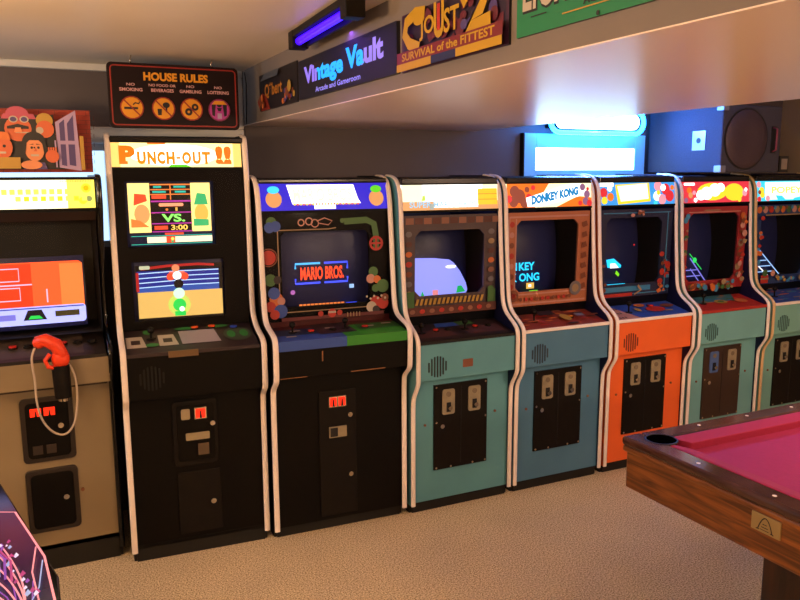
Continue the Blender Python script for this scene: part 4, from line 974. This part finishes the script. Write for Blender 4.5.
# ------------------------------------------------------------------ pool table
pt=empty('pool_table',(1.95,-1.84,0)); tag(pt,'wooden pool table with magenta cloth and a brass badge','pool table')
wood=wood_mat('walnut_veneer','4a260e','8e5424'); woodd=wood_mat('dark_walnut','1c0e0a','3a1e12','Z')
rail=wood_mat('rail_laminate','3a2420','5c3c32',rough=.13)
cloth=paint('magenta_cloth','920f48',.85,var=.05,scale=60,bump=.1); cushr=paint('cushion_cloth','94143e',.85,var=.05,scale=60)
LT=2.30; HW=.635
g=G(); g.box(.015,LT-.015,-HW+.015,HW-.015,.60,.745,wood); g.build('body_panel',pt,bevel=.006)
g=G()
for a in ((.004,.10,-HW+.004,HW-.004),(LT-.10,LT-.004,-HW+.004,HW-.004),(.10,LT-.10,-HW+.004,-HW+.10),(.10,LT-.10,HW-.10,HW-.004)): g.box(a[0],a[1],a[2],a[3],.742,.765,wood)
g.build('body_molding',pt,bevel=.006)
# rails with corner pockets: six rail pieces
rw=.09; pr=.062
def railpiece(x0,x1,y0,y1): 
    g=G(); g.box(x0,x1,y0,y1,.765,.80,rail); g.build('rail',pt,bevel=.012)
railpiece(0,rw,-HW+.0,HW-.0)
railpiece(LT-rw,LT,-HW,HW)
railpiece(rw+.0,LT-rw,HW-rw,HW); railpiece(rw,LT-rw,-HW,-HW+rw)
g=G(); g.box(rw-.02,LT-rw+.02,-HW+rw-.02,HW-rw+.02,.742,.757,cloth); g.build('playing_surface',pt)
# cushions: sloped prisms leaving pocket gaps
def cushion(p0,p1,nrm):
    # p0,p1 along rail inner edge; nrm inward
    a=Vector(p0);b=Vector(p1);n=Vector(nrm); t=(b-a).normalized()
    g=G()
    A0=[a+Vector((0,0,.797)),a+n*.012+Vector((0,0,.798)),a+n*.066+t*.05+Vector((0,0,.788)),a+n*.058+t*.045+Vector((0,0,.755)),a+Vector((0,0,.755))]
    B0=[b+Vector((0,0,.797)),b+n*.012+Vector((0,0,.798)),b+n*.066-t*.05+Vector((0,0,.788)),b+n*.058-t*.045+Vector((0,0,.755)),b+Vector((0,0,.755))]
    k=5; g.add(A0+B0,[tuple(range(k)),tuple(range(2*k-1,k-1,-1))]+[(i,(i+1)%k,k+(i+1)%k,k+i) for i in range(k)],cushr)
    g.build('cushion',pt,bevel=.003)
iy=HW-rw
cushion((rw,-iy+.06,0),(rw,iy-.06,0),(1,0,0))
cushion((LT-rw,iy-.06,0),(LT-rw,-iy+.06,0),(-1,0,0))
cushion((LT/2-.06,iy,0),(rw+.06,iy,0),(0,-1,0)); cushion((LT-rw-.06,iy,0),(LT/2+.06,iy,0),(0,-1,0))
cushion((rw+.06,-iy,0),(LT/2-.06,-iy,0),(0,1,0)); cushion((LT/2+.06,-iy,0),(LT-rw-.06,-iy,0),(0,1,0))
for x,y in ((rw+.012,iy-.01),(rw+.012,-iy+.01),(LT-rw-.012,iy-.01),(LT-rw-.012,-iy+.01),(LT/2,iy+.035),(LT/2,-iy-.035)):
    g=G(); g.cyl((x,y,.70),(x,y,.8005),.056,paint('pocket_black','020202',1,spec=0),n=24)
    n=20; vs=[];fs=[]
    g.tube([(x+.057*math.cos(2*PI*i/n),y+.057*math.sin(2*PI*i/n),.799) for i in range(n)],.004,dark,6,closed=True)
    g.build('pocket',pt)
sight=paint('pearl_inlay','e8e0d0',.3)
for k in range(3):
    for x in (rw*.45,LT-rw*.45):
        g=G(); y=-.3+.3*k; g.cyl((x,y,.799),(x,y,.801),.007,sight,n=12); g.build('rail_sight',pt)
for k in (1,2,3,5,6,7):
    for y in (HW-rw*.45,-HW+rw*.45):
        g=G(); x=rw+(LT-2*rw)*k/8; g.cyl((x,y,.799),(x,y,.801),.007,sight,n=12); g.build('rail_sight',pt)
# badge with an arch emblem on the end panel
brass=paint('brass_badge','a89468',.35,metal=.5)
g=G(); g.box(.009,.016,-.052,.052,.682,.740,brass); bd=g.build('badge',pt,bevel=.002)
A=Art(lambda u,v,l:(.009-l,-u,v))
P=[(-.026+.052*i/14, .690+.042*(1-((i/14-.5)*2)**2)) for i in range(15)]
A.line(P,.0035,ink); A.line([(-.032,.690),(-.02,.692)],.003,ink); A.line([(.02,.692),(.032,.690)],.003,ink); A.line([(-.012,.702),(.012,.702)],.0025,ink); A.line([(-.008,.712),(.008,.712)],.0025,ink); A.line([(-.016,.694),(.016,.694)],.002,ink)
A.build('emblem',bd)
for x in (.36,LT-.66):
    g=G(); g.box(x,x+.30,-.27,.27,.03,.61,woodd); g.box(x-.02,x+.32,-.29,.29,0,.04,woodd); g.build('pedestal_leg',pt,bevel=.006)

# ------------------------------------------------------------------ cocktail game table at lower left
ct=empty('cocktail_game_table',(-.45,-1.2,0)); tag(ct,'black game table with glowing pink line artwork, cut off by the lower left corner','game table')
top=[(-.16,-.505),(-.003,-1.266),(-.003,-1.62),(-.18,-1.82),(-.72,-1.82),(-.897,-1.62),(-.897,-1.266),(-.74,-.505)]
tl=[(x+.45,y+1.2) for x,y in top]
g=G(); g.prism(tl,'z',.665,.738,blackg); tp=g.build('table_top',ct,bevel=.005)
g=G(); g.box(-.25,.25,-.40,.45,.05,.665,black); g.box(-.28,.28,-.43,.48,0,.05,kickm); g.build('base_cabinet',ct,bevel=.005)
A=Art(lambda u,v,l:(u,v,.738+l))
def sc(p,k,cx=0,cy=-.0): return (cx+(p[0]-cx)*k,cy+(p[1]-cy)*k)
art=[(x+.45,y+1.2) for x,y in [(-.165,-.76),(-.112,-.787),(-.035,-1.138),(-.016,-1.396),(-.016,-1.60),(-.19,-1.79),(-.71,-1.79),(-.88,-1.60),(-.88,-1.396),(-.865,-1.138),(-.788,-.787),(-.735,-.76)]]
A.poly(art,paint('art_violet_black','2c1c50',.2))
pkl=E('neon_print_pink','ff9aa0',.95); pvl=E('neon_print_violet','9a50c8',.55); pbl=E('neon_print_blue','b0c8ff',.6)
A.line(art+[art[0]],.006,pkl)
fx,fy=.36,-.28   # burst point
rnd=random.Random(4)
for k in range(26):
    a=rnd.uniform(1.2,3.4); L0=rnd.uniform(.05,.45)
    A.line([(fx,fy),(fx+L0*.5*math.cos(a),fy+L0*.5*math.sin(a)),(fx+L0*math.cos(a+.1),min(fy+L0*math.sin(a+.1),.36))],.0035,pvl if k%3 else pbl)
for d in (0,.05,.10,.15,.20):
    A.line([(q.x,q.y) for q in cat3([(.10-d*.2,.34-d*1.5,0),(.22-d*.2,.30-d*1.5,0),(.30,.17-d*1.5,0),(.36,-.08-d,0),(.37,-.28-d*.3,0)],6)],.0045,pkl)
A.line([(.395,.10),(.385,-.05),(.40,-.22),(.425,-.30)],.004,pkl)
wp=E('neon_print_white','e8e0ff',.8); mg=E('neon_print_magenta','c0408a',.6)
for k in range(30):
    t=rnd.random(); u=.27+.10*t+.03*rnd.random(); v=.22-.48*t+.05*rnd.random(); q=rnd.uniform(.006,.016)
    A.poly([(u,v),(u+q*.5,v+q*1.6),(u+q,v+q*.2),(u+q*.4,v-q*.8)],[wp,pvl,mg,pbl][k%4])
for k in range(8):
    u=.20+.015*k; A.line([(u,.22-.02*k),(u+.03,.14-.02*k),(u+.035,.02-.02*k)],.006,[pvl,mg,pbl][k%3])
for q in range(10): A.rect(.13+.018*q,.03,.142+.018*q,.055,wht)
A.build('table_artwork',tp)

# ------------------------------------------------------------------ lights
def area(name,loc,size,power,col,target=None,sy=None,spread=None):
    l=bpy.data.lights.new(name,'AREA'); l.energy=power; l.color=col; l.size=size
    if sy: l.shape='RECTANGLE'; l.size_y=sy
    o=bpy.data.objects.new(name,l); C.objects.link(o); o.location=loc
    if target: o.rotation_euler=(Vector(target)-Vector(loc)).to_track_quat('-Z','Y').to_euler()
    return o
def point(name,loc,power,col,r=.08):
    l=bpy.data.lights.new(name,'POINT'); l.energy=power; l.color=col; l.shadow_soft_size=r
    o=bpy.data.objects.new(name,l); C.objects.link(o); o.location=loc; return o
warm=(1,.70,.44)
point('warm_left_light',(-1.3,-3.6,1.95),74,warm,.15)
point('warm_room_light',(2.6,-5.3,1.85),135,warm,.15)
area('added_ceiling_uplight',(-1.0,-1.7,1.8),.5,85,(1,.62,.30),(-.8,-1.5,3))  # unseen upward light added to brighten the ceiling, no lamp modelled
area('added_cool_trim_light',(-2.4,.1,1.75),.5,18,(.72,.86,1),(1.06,.5,2.15))  # cool light added for crown trim and soffit end, no window on this side
area('added_pool_table_light',(3.3,-2.0,1.75),.5,17,(1,.66,.5),(3.2,-1.9,0),1.2)  # overhead light added out of view to light the pool table
point('added_far_wall_light',(3.5,-2.9,2.1),45,(1,.68,.44),.12)  # fill added out of view to brighten the far right wall
area('uv_glow_light',(.95,-.745,2.235),.03,.7,(.28,.08,1),(1.06,-.745,1.9),.6)
area('neon_glow_light',(3.3,.60,2.1),.6,20,(.10,.25,1),(3.3,-3,1.9),.15)
point('neon_point_light',(3.35,.60,2.105),16,(.08,.22,1),.04)

w=bpy.data.worlds.new('World'); SC.world=w; w.use_nodes=True
w.node_tree.nodes['Background'].inputs[0].default_value=(.05,.04,.045,1); w.node_tree.nodes['Background'].inputs[1].default_value=.3

# ------------------------------------------------------------------ camera
f,yaw,pitch,roll,D,H=767.538,.446241,.162388,-.004645,3.34963,1.77698
cam=bpy.data.cameras.new('camera'); co=bpy.data.objects.new('camera',cam); C.objects.link(co)
cam.sensor_width=36; cam.lens=f/800*36; cam.clip_start=.02
fw=Vector((math.sin(yaw)*math.cos(pitch),math.cos(yaw)*math.cos(pitch),-math.sin(pitch)))
r0=Vector((math.cos(yaw),-math.sin(yaw),0)); u0=r0.cross(fw)
R=r0*math.cos(roll)+u0*math.sin(roll); U=-r0*math.sin(roll)+u0*math.cos(roll)
co.matrix_world=Matrix(((R.x,U.x,-fw.x,0),(R.y,U.y,-fw.y,-D),(R.z,U.z,-fw.z,H),(0,0,0,1)))
SC.camera=co
SC.view_settings.view_transform='Standard'; SC.view_settings.look='None'; SC.view_settings.gamma=1; SC.view_settings.exposure=0
SC.view_settings.use_curve_mapping=False
